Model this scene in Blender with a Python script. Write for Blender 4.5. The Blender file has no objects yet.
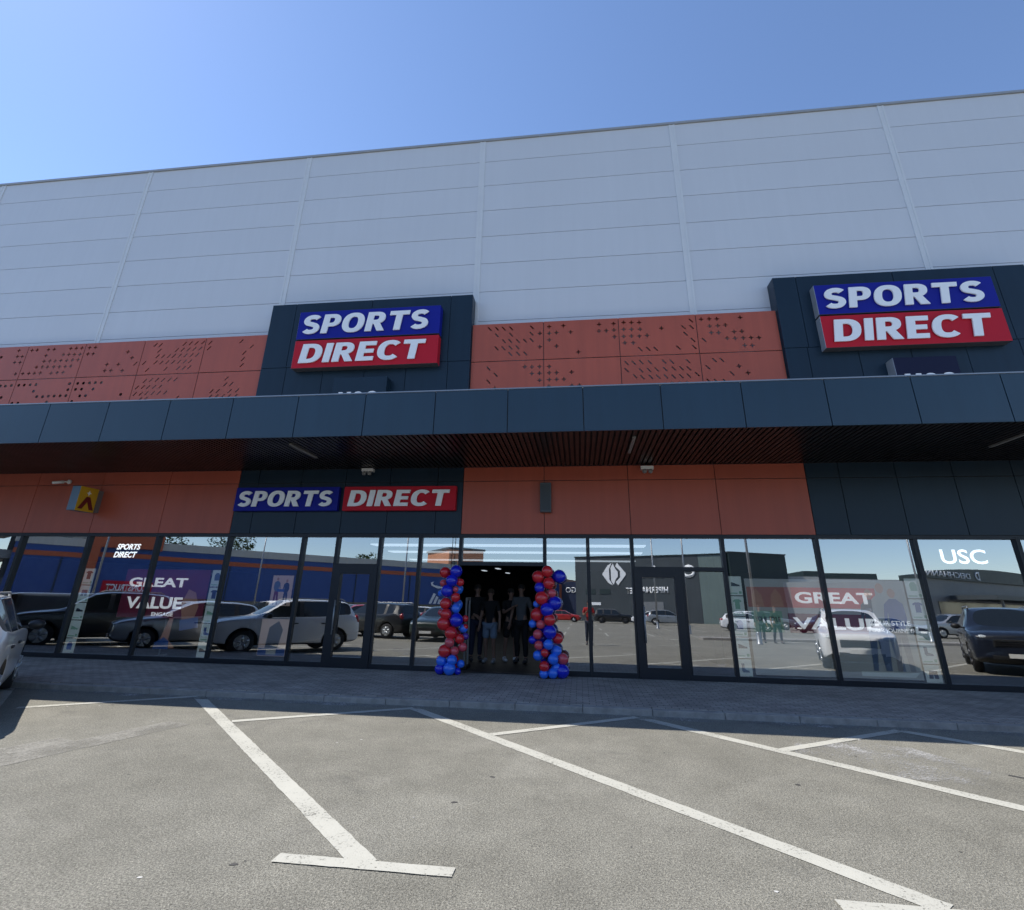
import bpy, bmesh, math, random
from mathutils import Vector, Matrix
R = math.radians
random.seed(7)
sc = bpy.context.scene
col = sc.collection

# ------------------------------------------------------------------ camera
yaw, pit, rol = -0.129694, 0.343276, 0.01743
F = Vector((math.sin(yaw)*math.cos(pit), math.cos(yaw)*math.cos(pit), math.sin(pit)))
R0 = Vector((math.cos(yaw), -math.sin(yaw), 0)); U0 = R0.cross(F)
RR = R0*math.cos(rol) + U0*math.sin(rol); UU = -R0*math.sin(rol) + U0*math.cos(rol)
cd = bpy.data.cameras.new('camera'); cam = bpy.data.objects.new('camera', cd); col.objects.link(cam)
cd.sensor_width = 36; cd.sensor_fit = 'HORIZONTAL'; cd.lens = 514/1024*36
cd.shift_y = -(455-412.14)/1024
cd.clip_start = 0.05; cd.clip_end = 2000
m = Matrix((RR, UU, -F)).transposed().to_4x4(); m.translation = (0, 0, 1.6); cam.matrix_world = m
sc.camera = cam

# ------------------------------------------------------------------ sky, sun, exposure
SUN_EL, SUN_AZ = R(53.5), R(-75)
w = bpy.data.worlds.new('World'); sc.world = w; w.use_nodes = True
nt = w.node_tree; nt.nodes.clear()
sky = nt.nodes.new('ShaderNodeTexSky'); sky.sky_type = 'NISHITA'; sky.sun_disc = False
sky.sun_elevation = SUN_EL; sky.sun_rotation = SUN_AZ
sky.air_density = 1.0; sky.dust_density = 0.1; sky.ozone_density = 2.2; sky.altitude = 50
bg = nt.nodes.new('ShaderNodeBackground'); bg.inputs[1].default_value = 0.12
wo = nt.nodes.new('ShaderNodeOutputWorld')
tint = nt.nodes.new('ShaderNodeMix'); tint.data_type = 'RGBA'; tint.blend_type = 'MULTIPLY'; tint.inputs[0].default_value = 1; tint.inputs[7].default_value = (.93, .965, 1.05, 1)
nt.links.new(sky.outputs[0], tint.inputs[6]); nt.links.new(tint.outputs[2], bg.inputs[0]); nt.links.new(bg.outputs[0], wo.inputs[0])
ld = bpy.data.lights.new('sun', 'SUN'); ld.energy = 4.0; ld.angle = R(0.53); ld.color = (1, .955, .88)
sun = bpy.data.objects.new('sun', ld); col.objects.link(sun)
sv = Vector((math.sin(SUN_AZ)*math.cos(SUN_EL), math.cos(SUN_AZ)*math.cos(SUN_EL), math.sin(SUN_EL)))
sun.rotation_euler = sv.to_track_quat('Z', 'Y').to_euler(); sun.location = sv*60
vs = sc.view_settings
vs.view_transform = 'Standard'; vs.look = 'None'; vs.gamma = 1; vs.use_curve_mapping = False
vs.exposure = 0.75
sc.cycles.max_bounces = 10; sc.cycles.transparent_max_bounces = 16; sc.cycles.glossy_bounces = 6
sc.cycles.use_denoising = True

# ------------------------------------------------------------------ helpers: materials
def new_mat(name):
    M = bpy.data.materials.new(name); M.use_nodes = True
    t = M.node_tree; b = t.nodes['Principled BSDF']
    return M, t, b
def N(t, kind, **kw):
    n = t.nodes.new(kind)
    for k, v in kw.items():
        if k in n.inputs: n.inputs[k].default_value = v
        else: setattr(n, k, v)
    return n
def rgb(c): return (c[0], c[1], c[2], 1)
def plain(name, c, rough=.5, metal=0, var=.08, scale=3, bump=0, bscale=60, coat=0, spec=None):
    """paint, plastic, metal: a base colour with slight procedural variation in colour and gloss"""
    M, t, b = new_mat(name)
    tc = N(t, 'ShaderNodeTexCoord'); no = N(t, 'ShaderNodeTexNoise', Scale=scale, Detail=5)
    t.links.new(tc.outputs['Object'], no.inputs['Vector'])
    cr = N(t, 'ShaderNodeMix', data_type='RGBA')
    cr.inputs[6].default_value = rgb([x*(1-var) for x in c]); cr.inputs[7].default_value = rgb([min(1, x*(1+var)) for x in c])
    t.links.new(no.outputs['Fac'], cr.inputs[0]); t.links.new(cr.outputs[2], b.inputs['Base Color'])
    mr = N(t, 'ShaderNodeMapRange'); mr.inputs[3].default_value = max(.02, rough-.06); mr.inputs[4].default_value = min(1, rough+.08)
    t.links.new(no.outputs['Fac'], mr.inputs[0]); t.links.new(mr.outputs[0], b.inputs['Roughness'])
    b.inputs['Metallic'].default_value = metal
    if coat: b.inputs['Coat Weight'].default_value = coat; b.inputs['Coat Roughness'].default_value = .04
    if spec is not None: b.inputs['Specular IOR Level'].default_value = spec
    if bump:
        n2 = N(t, 'ShaderNodeTexNoise', Scale=bscale, Detail=3); t.links.new(tc.outputs['Object'], n2.inputs['Vector'])
        bp = N(t, 'ShaderNodeBump', Strength=bump, Distance=.01); t.links.new(n2.outputs['Fac'], bp.inputs['Height'])
        t.links.new(bp.outputs[0], b.inputs['Normal'])
    return M
def emit(name, c, s):
    M, t, b = new_mat(name); b.inputs['Base Color'].default_value = rgb(c)
    b.inputs['Emission Color'].default_value = rgb(c); b.inputs['Emission Strength'].default_value = s
    return M
def panel_mat(name, c, rough, metal=0, dirt=.25, streak=True, wob=.35, spec=.5, isl=.05):
    """factory-painted metal sheet: faint rain streaks, big soft tone differences, oil-can waviness"""
    M, t, b = new_mat(name)
    tc = N(t, 'ShaderNodeTexCoord')
    mp = N(t, 'ShaderNodeMapping'); mp.inputs['Scale'].default_value = (2.2, 2.2, .12 if streak else 2.2)
    t.links.new(tc.outputs['Object'], mp.inputs['Vector'])
    n1 = N(t, 'ShaderNodeTexNoise', Scale=2.5, Detail=6, Roughness=.6); t.links.new(mp.outputs[0], n1.inputs['Vector'])
    n0 = N(t, 'ShaderNodeTexNoise', Scale=.35, Detail=3); t.links.new(tc.outputs['Object'], n0.inputs['Vector'])
    ad = N(t, 'ShaderNodeMath', operation='MULTIPLY'); t.links.new(n1.outputs['Fac'], ad.inputs[0]); t.links.new(n0.outputs['Fac'], ad.inputs[1])
    rp = N(t, 'ShaderNodeMapRange'); rp.inputs[1].default_value = .12; rp.inputs[2].default_value = .42
    t.links.new(ad.outputs[0], rp.inputs[0])
    mx = N(t, 'ShaderNodeMix', data_type='RGBA')
    mx.inputs[6].default_value = rgb([x*(1-dirt) for x in c]); mx.inputs[7].default_value = rgb([x*(1+dirt*.35) for x in c])
    t.links.new(rp.outputs[0], mx.inputs[0]); t.links.new(mx.outputs[2], b.inputs['Base Color'])
    ge = N(t, 'ShaderNodeNewGeometry'); hs = N(t, 'ShaderNodeHueSaturation'); mr = N(t, 'ShaderNodeMapRange'); mr.inputs[3].default_value = 1-isl; mr.inputs[4].default_value = 1+isl
    t.links.new(ge.outputs['Random Per Island'], mr.inputs[0]); t.links.new(mr.outputs[0], hs.inputs['Value']); t.links.new(mx.outputs[2], hs.inputs['Color']); t.links.new(hs.outputs[0], b.inputs['Base Color'])
    b.inputs['Roughness'].default_value = rough; b.inputs['Metallic'].default_value = metal
    b.inputs['Specular IOR Level'].default_value = spec
    n2 = N(t, 'ShaderNodeTexNoise', Scale=1.1, Detail=2); t.links.new(tc.outputs['Object'], n2.inputs['Vector'])
    bp = N(t, 'ShaderNodeBump', Strength=wob, Distance=.012); t.links.new(n2.outputs['Fac'], bp.inputs['Height'])
    t.links.new(bp.outputs[0], b.inputs['Normal'])
    return M

# ------------------------------------------------------------------ helpers: geometry
class MB:
    def __init__(s): s.bm = bmesh.new()
    def box(s, x0, x1, y0, y1, z0, z1, mi=0):
        v = [s.bm.verts.new(p) for p in ((x0,y0,z0),(x1,y0,z0),(x1,y1,z0),(x0,y1,z0),(x0,y0,z1),(x1,y0,z1),(x1,y1,z1),(x0,y1,z1))]
        for f in ((3,2,1,0),(4,5,6,7),(0,1,5,4),(1,2,6,5),(2,3,7,6),(3,0,4,7)):
            fc = s.bm.faces.new([v[i] for i in f]); fc.material_index = mi
        return s
    def poly(s, pts, mi=0):
        f = s.bm.faces.new([s.bm.verts.new(p) for p in pts]); f.material_index = mi; return s
    def prism(s, pts, vec, mi=0):
        """closed outline pts pushed along vec"""
        vec = Vector(vec); a = [s.bm.verts.new(p) for p in pts]; b = [s.bm.verts.new(Vector(p)+vec) for p in pts]
        n = len(pts); fs = [s.bm.faces.new(a), s.bm.faces.new(b[::-1])]
        for i in range(n): fs.append(s.bm.faces.new((a[i], b[i], b[(i+1) % n], a[(i+1) % n])))
        for f in fs: f.material_index = mi
        return s
    def tube(s, pts, r, seg=10, mi=0, r1=None):
        pts = [Vector(p) for p in pts]; rings = []
        for i, p in enumerate(pts):
            d = (pts[min(i+1, len(pts)-1)] - pts[max(i-1, 0)]).normalized()
            a = d.orthogonal().normalized(); b = d.cross(a)
            rr = r if r1 is None else r + (r1-r)*i/(len(pts)-1)
            rings.append([s.bm.verts.new(p + a*rr*math.cos(k*2*math.pi/seg) + b*rr*math.sin(k*2*math.pi/seg)) for k in range(seg)])
        for i in range(len(rings)-1):
            for k in range(seg):
                f = s.bm.faces.new((rings[i][k], rings[i][(k+1) % seg], rings[i+1][(k+1) % seg], rings[i+1][k])); f.material_index = mi; f.smooth = True
        for rg in (rings[0][::-1], rings[-1]):
            f = s.bm.faces.new(rg); f.material_index = mi
        return s
    def lathe(s, prof, axis='z', c=(0,0,0), seg=24, mi=0):
        """prof: (radius, height) pairs"""
        rings = []
        for r, h in prof:
            rg = []
            for k in range(seg):
                a = k*2*math.pi/seg; x, y = r*math.cos(a), r*math.sin(a)
                p = (x, y, h) if axis == 'z' else ((h, x, y) if axis == 'x' else (x, h, y))
                rg.append(s.bm.verts.new(Vector(p)+Vector(c)))
            rings.append(rg)
        for i in range(len(rings)-1):
            for k in range(seg):
                f = s.bm.faces.new((rings[i][k], rings[i][(k+1) % seg], rings[i+1][(k+1) % seg], rings[i+1][k])); f.smooth = True; f.material_index = mi
        for rg in (rings[0][::-1], rings[-1]):
            f = s.bm.faces.new(rg); f.material_index = mi
        return s
    def ball(s, c, rx, ry, rz, seg=16, rings=10, mi=0):
        r = bmesh.ops.create_uvsphere(s.bm, u_segments=seg, v_segments=rings, radius=1)
        for v in r['verts']: v.co = Vector((v.co.x*rx+c[0], v.co.y*ry+c[1], v.co.z*rz+c[2]))
        for v in r['verts']:
            for f in v.link_faces: f.smooth = True; f.material_index = mi
        return s
    def bevel(s, w, seg=2):
        bmesh.ops.bevel(s.bm, geom=[e for e in s.bm.edges], offset=w, segments=seg, affect='EDGES', profile=.7, clamp_overlap=True); return s
    def add_mesh(s, me, M=None):
        n0 = len(s.bm.verts); s.bm.from_mesh(me)
        if M is not None:
            s.bm.verts.ensure_lookup_table()
            for v in s.bm.verts[n0:]: v.co = M @ v.co
        return s
def rootloc(o):
    while o.parent: o = o.parent
    return o.location.copy()
def obj(name, mb, mats, parent=None, local=False, smooth=False, base=True):
    """links a builder's mesh as ONE object. World coordinates unless local; a top-level mesh gets its origin at its base"""
    bm = mb.bm if isinstance(mb, MB) else mb
    bmesh.ops.recalc_face_normals(bm, faces=bm.faces[:])
    off = Vector((0, 0, 0))
    if not local:
        if parent: off = rootloc(parent)
        elif base and bm.verts:
            xs = [v.co for v in bm.verts]
            off = Vector(((min(p.x for p in xs)+max(p.x for p in xs))/2, (min(p.y for p in xs)+max(p.y for p in xs))/2, min(p.z for p in xs)))
        if off.length: bmesh.ops.translate(bm, vec=-off, verts=bm.verts[:])
    me = bpy.data.meshes.new(name); bm.to_mesh(me); bm.free()
    for M in (mats if isinstance(mats, (list, tuple)) else [mats]): me.materials.append(M)
    if smooth:
        for f in me.polygons: f.use_smooth = True
    o = bpy.data.objects.new(name, me); col.objects.link(o)
    if parent: o.parent = parent
    else: o.location = off
    return o
def tag(o, label=None, cat=None, group=None, kind=None):
    if label: o['label'] = label
    if cat: o['category'] = cat
    if group: o['group'] = group
    if kind: o['kind'] = kind
    return o
def empty(name, loc, label=None, cat=None, group=None, rz=0):
    o = bpy.data.objects.new(name, None); col.objects.link(o); o.location = loc; o.rotation_euler = (0, 0, rz)
    o.empty_display_size = .3
    return tag(o, label, cat, group)
def copy_tree(o, parent=None):
    c = o.copy(); col.objects.link(c); c.parent = parent
    for ch in list(o.children): copy_tree(ch, c)
    return c
def evaluated(o):
    bpy.context.view_layer.update()
    dg = bpy.context.evaluated_depsgraph_get()
    me = bpy.data.meshes.new_from_object(o.evaluated_get(dg))
    d = o.data; bpy.data.objects.remove(o)
    return me
def text_mesh(body, w, h, fat=.02, shear=0, depth=.02, tight=1.0):
    """block lettering as a mesh filling the box 0..w, 0..h, front face towards +z"""
    c = bpy.data.curves.new('t', 'FONT'); c.body = body; c.offset = fat; c.shear = shear; c.space_character = tight
    c.resolution_u = 4; c.fill_mode = 'FRONT' if depth == 0 else 'BOTH'; c.extrude = 0
    o = bpy.data.objects.new('t', c); col.objects.link(o)
    me = evaluated(o); bpy.data.curves.remove(c)
    xs = [v.co.x for v in me.vertices]; ys = [v.co.y for v in me.vertices]
    x0, x1, y0, y1 = min(xs), max(xs), min(ys), max(ys)
    bm = bmesh.new(); bm.from_mesh(me); bpy.data.meshes.remove(me)
    for v in bm.verts: v.co = Vector(((v.co.x-x0)/(x1-x0)*w, (v.co.y-y0)/(y1-y0)*h, 0))
    bmesh.ops.remove_doubles(bm, verts=bm.verts[:], dist=1e-5)
    if depth:
        g = bmesh.ops.extrude_face_region(bm, geom=bm.faces[:])
        bmesh.ops.translate(bm, vec=(0, 0, depth), verts=[e for e in g['geom'] if isinstance(e, bmesh.types.BMVert)])
    me = bpy.data.meshes.new('t'); bm.to_mesh(me); bm.free()
    return me
def text_on(mb, body, origin, u, w, h, **kw):
    """origin: lower left corner; u: reading direction; letters stand upright and face u x up"""
    u = Vector(u).normalized(); up = Vector((0, 0, 1)); n = u.cross(up)
    me = text_mesh(body, w, h, **kw)
    M = Matrix((u, up, n)).transposed().to_4x4(); M.translation = Vector(origin)
    mb.add_mesh(me, M); bpy.data.meshes.remove(me); return mb
# heavy grotesque capitals drawn as outlines (cap height 1); every glyph: width and closed loops
def _arc(cx, cz, rx, rz, a0, a1, n=14, pw=2.35):
    out = []
    for i in range(n+1):
        a = R(a0+(a1-a0)*i/n); c, s = math.cos(a), math.sin(a)
        out.append((cx+rx*math.copysign(abs(c)**(2/pw), c), cz+rz*math.copysign(abs(s)**(2/pw), s)))
    return out
def _ribbon(sp, tw):
    l, r = [], []
    for i, p in enumerate(sp):
        a, b = Vector(sp[max(i-1, 0)]), Vector(sp[min(i+1, len(sp)-1)]); dv = (b-a).normalized(); n = Vector((-dv.y, dv.x)); q = Vector(p)
        t = tw(dv); l.append(tuple(q+n*t/2)); r.append(tuple(q-n*t/2))
    return [l+r[::-1]]
def glyph(ch):
    st, hb = .255, .205                                   # stem and bar thickness
    tw = lambda dv: hb*abs(dv.x)**1.5+st*(1-abs(dv.x)**1.5)
    if ch == 'I': return st, [[(0, 0), (st, 0), (st, 1), (0, 1)]]
    if ch == 'T': return .78, [[(.262, 0), (.518, 0), (.518, .795), (.78, .795), (.78, 1), (0, 1), (0, .795), (.262, .795)]]
    if ch == 'E': return .64, [[(0, 0), (.64, 0), (.64, hb), (st, hb), (st, .40), (.59, .40), (.59, .60), (st, .60), (st, .795), (.635, .795), (.635, 1), (0, 1)]]
    if ch == 'L': return .60, [[(0, 0), (.60, 0), (.60, hb), (st, hb), (st, 1), (0, 1)]]
    if ch == 'D': return .80, [[(0, 0)]+_arc(.34, .5, .46, .5, -90, 90)+[(0, 1)], [(st, .20)]+_arc(.34, .5, .205, .30, -90, 90)+[(st, .80)]]
    if ch == 'O': return .88, [_arc(.44, .5, .44, .515, 0, 360, 40)[:-1], _arc(.44, .5, .185, .315, 0, 360, 32)[:-1]]
    bowl = [(0, 1)]+_arc(.36, .675, .35, .325, 90, -90)
    hole = [(st, .815)]+_arc(.36, .675, .105, .14, 90, -90, 10)+[(st, .535)]
    if ch == 'P': return .71, [bowl+[(st, .35), (st, 0), (0, 0)], hole]
    if ch == 'R': return .78, [[(0, 1)]+_arc(.36, .69, .36, .31, 90, -62)+[(.78, 0), (.49, 0), (.30, .375), (st, .375), (st, 0), (0, 0)], [(st, .815)]+_arc(.36, .695, .11, .12, 90, -90, 10)+[(st, .575)]]
    if ch == 'U': return .80, _ribbon([(.128, 1), (.128, .6), (.128, .45)]+_arc(.40, .40, .272, .30, 180, 360, 16)+[(.672, .45), (.672, .6), (.672, 1)], tw)
    if ch == 'C': return .80, _ribbon(_arc(.44, .5, .315, .41, 42, 318, 26), tw)
    if ch == 'G': return .86, [_ribbon(_arc(.44, .5, .315, .41, 42, 340, 28), tw)[0], ]
    if ch == 'S':
        sp = _arc(.36, .725, .235, .175, 28, 180, 12, 2.1)+_arc(.30, .70, .175, .175, 188, 236, 4, 2)+[(.36, .505)]+_arc(.41, .30, .175, .175, 56, 8, 4, 2)+_arc(.35, .275, .235, .175, 0, -152, 12, 2.1)
        return .71, _ribbon(sp, lambda dv: .215*abs(dv.x)+.245*(1-abs(dv.x)))
    return .4, []
def block_mesh(word, w, h, shear=.11, depth=.03, gap=.10):
    cu = bpy.data.curves.new('g', 'CURVE'); cu.dimensions = '2D'; cu.fill_mode = 'BOTH'; x = 0
    for ch in word:
        gw, loops = glyph(ch)
        for lp_ in loops:
            s = cu.splines.new('POLY'); s.points.add(len(lp_)-1); s.use_cyclic_u = True
            for q, (u, v) in zip(s.points, lp_): q.co = (x+u+shear*v, v, 0, 1)
        x += gw+gap
    o = bpy.data.objects.new('g', cu); col.objects.link(o); me = evaluated(o); bpy.data.curves.remove(cu)
    xs = [v.co.x for v in me.vertices]; ys = [v.co.y for v in me.vertices]; x0, x1, y0, y1 = min(xs), max(xs), min(ys), max(ys)
    bm = bmesh.new(); bm.from_mesh(me); bpy.data.meshes.remove(me)
    for v in bm.verts: v.co = Vector(((v.co.x-x0)/(x1-x0)*w, (v.co.y-y0)/(y1-y0)*h, 0))
    bmesh.ops.remove_doubles(bm, verts=bm.verts[:], dist=1e-5)
    g = bmesh.ops.extrude_face_region(bm, geom=bm.faces[:]); bmesh.ops.translate(bm, vec=(0, 0, depth), verts=[e for e in g['geom'] if isinstance(e, bmesh.types.BMVert)])
    me = bpy.data.meshes.new('g'); bm.to_mesh(me); bm.free(); return me
def block_on(mb, word, origin, u, w, h, **kw):
    u = Vector(u).normalized(); up = Vector((0, 0, 1)); M = Matrix((u, up, u.cross(up))).transposed().to_4x4(); M.translation = Vector(origin)
    me = block_mesh(word, w, h, **kw); mb.add_mesh(me, M); bpy.data.meshes.remove(me); return mb

# ------------------------------------------------------------------ materials
def asphalt_mat():
    M, t, b = new_mat('asphalt'); L = t.links.new
    tc = N(t, 'ShaderNodeTexCoord'); P = tc.outputs['Object']
    big = N(t, 'ShaderNodeTexNoise', Scale=.28, Detail=6, Roughness=.62); L(P, big.inputs['Vector'])
    mid = N(t, 'ShaderNodeTexNoise', Scale=2.3, Detail=6, Roughness=.7); L(P, mid.inputs['Vector'])
    fine = N(t, 'ShaderNodeTexNoise', Scale=75, Detail=4, Roughness=.75); L(P, fine.inputs['Vector'])
    vor = N(t, 'ShaderNodeTexVoronoi', Scale=120, feature='F1'); L(P, vor.inputs['Vector'])
    base = N(t, 'ShaderNodeValToRGB'); L(big.outputs['Fac'], base.inputs[0])
    base.color_ramp.elements[0].position = .32; base.color_ramp.elements[0].color = (.172, .163, .134, 1)
    base.color_ramp.elements[1].position = .68; base.color_ramp.elements[1].color = (.228, .217, .182, 1)
    m1 = N(t, 'ShaderNodeMix', data_type='RGBA', blend_type='MULTIPLY'); m1.inputs[0].default_value = 1
    r1 = N(t, 'ShaderNodeMapRange'); r1.inputs[1].default_value = .3; r1.inputs[2].default_value = .7; r1.inputs[3].default_value = .86; r1.inputs[4].default_value = 1.12
    L(mid.outputs['Fac'], r1.inputs[0]); L(base.outputs[0], m1.inputs[6]); L(r1.outputs[0], m1.inputs[7])
    m2 = N(t, 'ShaderNodeMix', data_type='RGBA', blend_type='MULTIPLY'); m2.inputs[0].default_value = 1
    r2 = N(t, 'ShaderNodeMapRange'); r2.inputs[1].default_value = .36; r2.inputs[2].default_value = .64; r2.inputs[3].default_value = .5; r2.inputs[4].default_value = 1.5
    L(fine.outputs['Fac'], r2.inputs[0]); L(m1.outputs[2], m2.inputs[6]); L(r2.outputs[0], m2.inputs[7])
    # single stones of the aggregate, light and dark
    m3 = N(t, 'ShaderNodeMix', data_type='RGBA', blend_type='MULTIPLY'); m3.inputs[0].default_value = .4
    r3 = N(t, 'ShaderNodeMapRange'); r3.inputs[3].default_value = .45; r3.inputs[4].default_value = 1.7
    sx = N(t, 'ShaderNodeSeparateColor'); L(vor.outputs['Color'], sx.inputs[0]); L(sx.outputs[0], r3.inputs[0])
    L(m2.outputs[2], m3.inputs[6]); L(r3.outputs[0], m3.inputs[7])
    # oil and tyre stains
    st = N(t, 'ShaderNodeTexNoise', Scale=.9, Detail=7, Roughness=.68, Distortion=.6)
    mp = N(t, 'ShaderNodeMapping'); mp.inputs['Location'].default_value = (3.1, 7.7, 0); L(P, mp.inputs['Vector']); L(mp.outputs[0], st.inputs['Vector'])
    r4 = N(t, 'ShaderNodeMapRange'); r4.inputs[1].default_value = .60; r4.inputs[2].default_value = .74; r4.inputs[3].default_value = 0; r4.inputs[4].default_value = .5
    L(st.outputs['Fac'], r4.inputs[0])
    m4 = N(t, 'ShaderNodeMix', data_type='RGBA'); L(r4.outputs[0], m4.inputs[0]); L(m3.outputs[2], m4.inputs[6]); m4.inputs[7].default_value = (.062, .062, .06, 1)
    wn = N(t, 'ShaderNodeTexNoise', Scale=.55, Detail=9, Roughness=.66, Distortion=.9); mp2 = N(t, 'ShaderNodeMapping'); mp2.inputs['Location'].default_value = (11.3, -4.2, 0); L(P, mp2.inputs['Vector']); L(mp2.outputs[0], wn.inputs['Vector'])
    r5 = N(t, 'ShaderNodeMapRange'); r5.inputs[1].default_value = .54; r5.inputs[2].default_value = .66; r5.inputs[3].default_value = 0; r5.inputs[4].default_value = .11; L(wn.outputs['Fac'], r5.inputs[0])
    m5 = N(t, 'ShaderNodeMix', data_type='RGBA', blend_type='SCREEN'); L(r5.outputs[0], m5.inputs[0]); L(m4.outputs[2], m5.inputs[6]); m5.inputs[7].default_value = (.26, .25, .22, 1)
    ck = N(t, 'ShaderNodeTexVoronoi', Scale=.33, feature='DISTANCE_TO_EDGE'); dn = N(t, 'ShaderNodeTexNoise', Scale=1.6, Detail=6); L(P, dn.inputs['Vector'])
    va = N(t, 'ShaderNodeVectorMath', operation='MULTIPLY_ADD'); L(dn.outputs['Color'], va.inputs[0]); va.inputs[1].default_value = (1.1, 1.1, 0); L(P, va.inputs[2]); L(va.outputs[0], ck.inputs['Vector'])
    r6 = N(t, 'ShaderNodeMapRange'); r6.inputs[1].default_value = 0; r6.inputs[2].default_value = .0028; r6.inputs[3].default_value = .45; r6.inputs[4].default_value = 0; L(ck.outputs['Distance'], r6.inputs[0])
    gt = N(t, 'ShaderNodeMath', operation='MULTIPLY'); r7 = N(t, 'ShaderNodeMapRange'); r7.inputs[1].default_value = .5; r7.inputs[2].default_value = .62; L(big.outputs['Fac'], r7.inputs[0]); L(r6.outputs[0], gt.inputs[0]); L(r7.outputs[0], gt.inputs[1])
    m6 = N(t, 'ShaderNodeMix', data_type='RGBA'); L(gt.outputs[0], m6.inputs[0]); L(m5.outputs[2], m6.inputs[6]); m6.inputs[7].default_value = (.05, .05, .047, 1)
    L(m6.outputs[2], b.inputs['Base Color'])
    b.inputs['Roughness'].default_value = .88; b.inputs['Specular IOR Level'].default_value = .3
    bp = N(t, 'ShaderNodeBump', Strength=.8, Distance=.006); L(vor.outputs['Distance'], bp.inputs['Height'])
    bp2 = N(t, 'ShaderNodeBump', Strength=.6, Distance=.01); L(fine.outputs['Fac'], bp2.inputs['Height']); L(bp.outputs[0], bp2.inputs['Normal'])
    L(bp2.outputs[0], b.inputs['Normal'])
    return M
def line_mat(name, c, lo, hi, gw=1.0):
    """road paint worn through to the stones: holes in the paint show the asphalt below"""
    M, t, b = new_mat(name); L = t.links.new
    tc = N(t, 'ShaderNodeTexCoord'); P = tc.outputs['Object']
    a = N(t, 'ShaderNodeTexNoise', Scale=42, Detail=4, Roughness=.8); L(P, a.inputs['Vector'])
    g = N(t, 'ShaderNodeTexNoise', Scale=1.7, Detail=5, Roughness=.7); L(P, g.inputs['Vector'])
    ad = N(t, 'ShaderNodeMath', operation='MULTIPLY_ADD'); L(g.outputs['Fac'], ad.inputs[0]); ad.inputs[1].default_value = gw; L(a.outputs['Fac'], ad.inputs[2])
    r = N(t, 'ShaderNodeMapRange'); r.inputs[1].default_value = lo; r.inputs[2].default_value = hi; L(ad.outputs[0], r.inputs[0])
    mx = N(t, 'ShaderNodeMix', data_type='RGBA'); mx.inputs[6].default_value = rgb([x*.72 for x in c]); mx.inputs[7].default_value = rgb(c)
    L(g.outputs['Fac'], mx.inputs[0]); L(mx.outputs[2], b.inputs['Base Color'])
    b.inputs['Roughness'].default_value = .75; L(r.outputs[0], b.inputs['Alpha'])
    bp = N(t, 'ShaderNodeBump', Strength=.5, Distance=.005); L(a.outputs['Fac'], bp.inputs['Height']); L(bp.outputs[0], b.inputs['Normal'])
    return M
def paver_mat():
    M, t, b = new_mat('pavers'); L = t.links.new
    tc = N(t, 'ShaderNodeTexCoord'); P = tc.outputs['Object']
    br = N(t, 'ShaderNodeTexBrick', Scale=1); L(P, br.inputs['Vector'])
    br.inputs['Brick Width'].default_value = .2; br.inputs['Row Height'].default_value = .1; br.inputs['Mortar Size'].default_value = .006
    br.inputs['Mortar Smooth'].default_value = .3; br.inputs['Color1'].default_value = (.40, .355, .31, 1); br.inputs['Color2'].default_value = (.29, .26, .232, 1)
    br.inputs['Mortar'].default_value = (.09, .082, .072, 1)
    n = N(t, 'ShaderNodeTexNoise', Scale=1.1, Detail=6, Roughness=.7); L(P, n.inputs['Vector'])
    f = N(t, 'ShaderNodeTexNoise', Scale=90, Detail=3); L(P, f.inputs['Vector'])
    r = N(t, 'ShaderNodeMapRange'); r.inputs[1].default_value = .3; r.inputs[2].default_value = .7; r.inputs[3].default_value = .65; r.inputs[4].default_value = 1.2; L(n.outputs['Fac'], r.inputs[0])
    r2 = N(t, 'ShaderNodeMapRange'); r2.inputs[1].default_value = .3; r2.inputs[2].default_value = .7; r2.inputs[3].default_value = .8; r2.inputs[4].default_value = 1.2; L(f.outputs['Fac'], r2.inputs[0])
    m1 = N(t, 'ShaderNodeMix', data_type='RGBA', blend_type='MULTIPLY'); m1.inputs[0].default_value = 1; L(br.outputs['Color'], m1.inputs[6]); L(r.outputs[0], m1.inputs[7])
    m2 = N(t, 'ShaderNodeMix', data_type='RGBA', blend_type='MULTIPLY'); m2.inputs[0].default_value = 1; L(m1.outputs[2], m2.inputs[6]); L(r2.outputs[0], m2.inputs[7])
    L(m2.outputs[2], b.inputs['Base Color']); b.inputs['Roughness'].default_value = .85
    bp = N(t, 'ShaderNodeBump', Strength=.8, Distance=.006, invert=True); L(br.outputs['Fac'], bp.inputs['Height']); L(bp.outputs[0], b.inputs['Normal'])
    return M
def concrete_mat(name, c1, c2, scale=1.5):
    M, t, b = new_mat(name); L = t.links.new
    tc = N(t, 'ShaderNodeTexCoord'); P = tc.outputs['Object']
    n = N(t, 'ShaderNodeTexNoise', Scale=scale, Detail=8, Roughness=.72); L(P, n.inputs['Vector'])
    cr = N(t, 'ShaderNodeValToRGB'); cr.color_ramp.elements[0].position = .33; cr.color_ramp.elements[1].position = .68
    cr.color_ramp.elements[0].color = rgb(c1); cr.color_ramp.elements[1].color = rgb(c2)
    L(n.outputs['Fac'], cr.inputs[0]); L(cr.outputs[0], b.inputs['Base Color']); b.inputs['Roughness'].default_value = .9
    f = N(t, 'ShaderNodeTexNoise', Scale=60, Detail=4); L(P, f.inputs['Vector'])
    bp = N(t, 'ShaderNodeBump', Strength=.4, Distance=.01); L(f.outputs['Fac'], bp.inputs['Height']); L(bp.outputs[0], b.inputs['Normal'])
    return M
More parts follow.
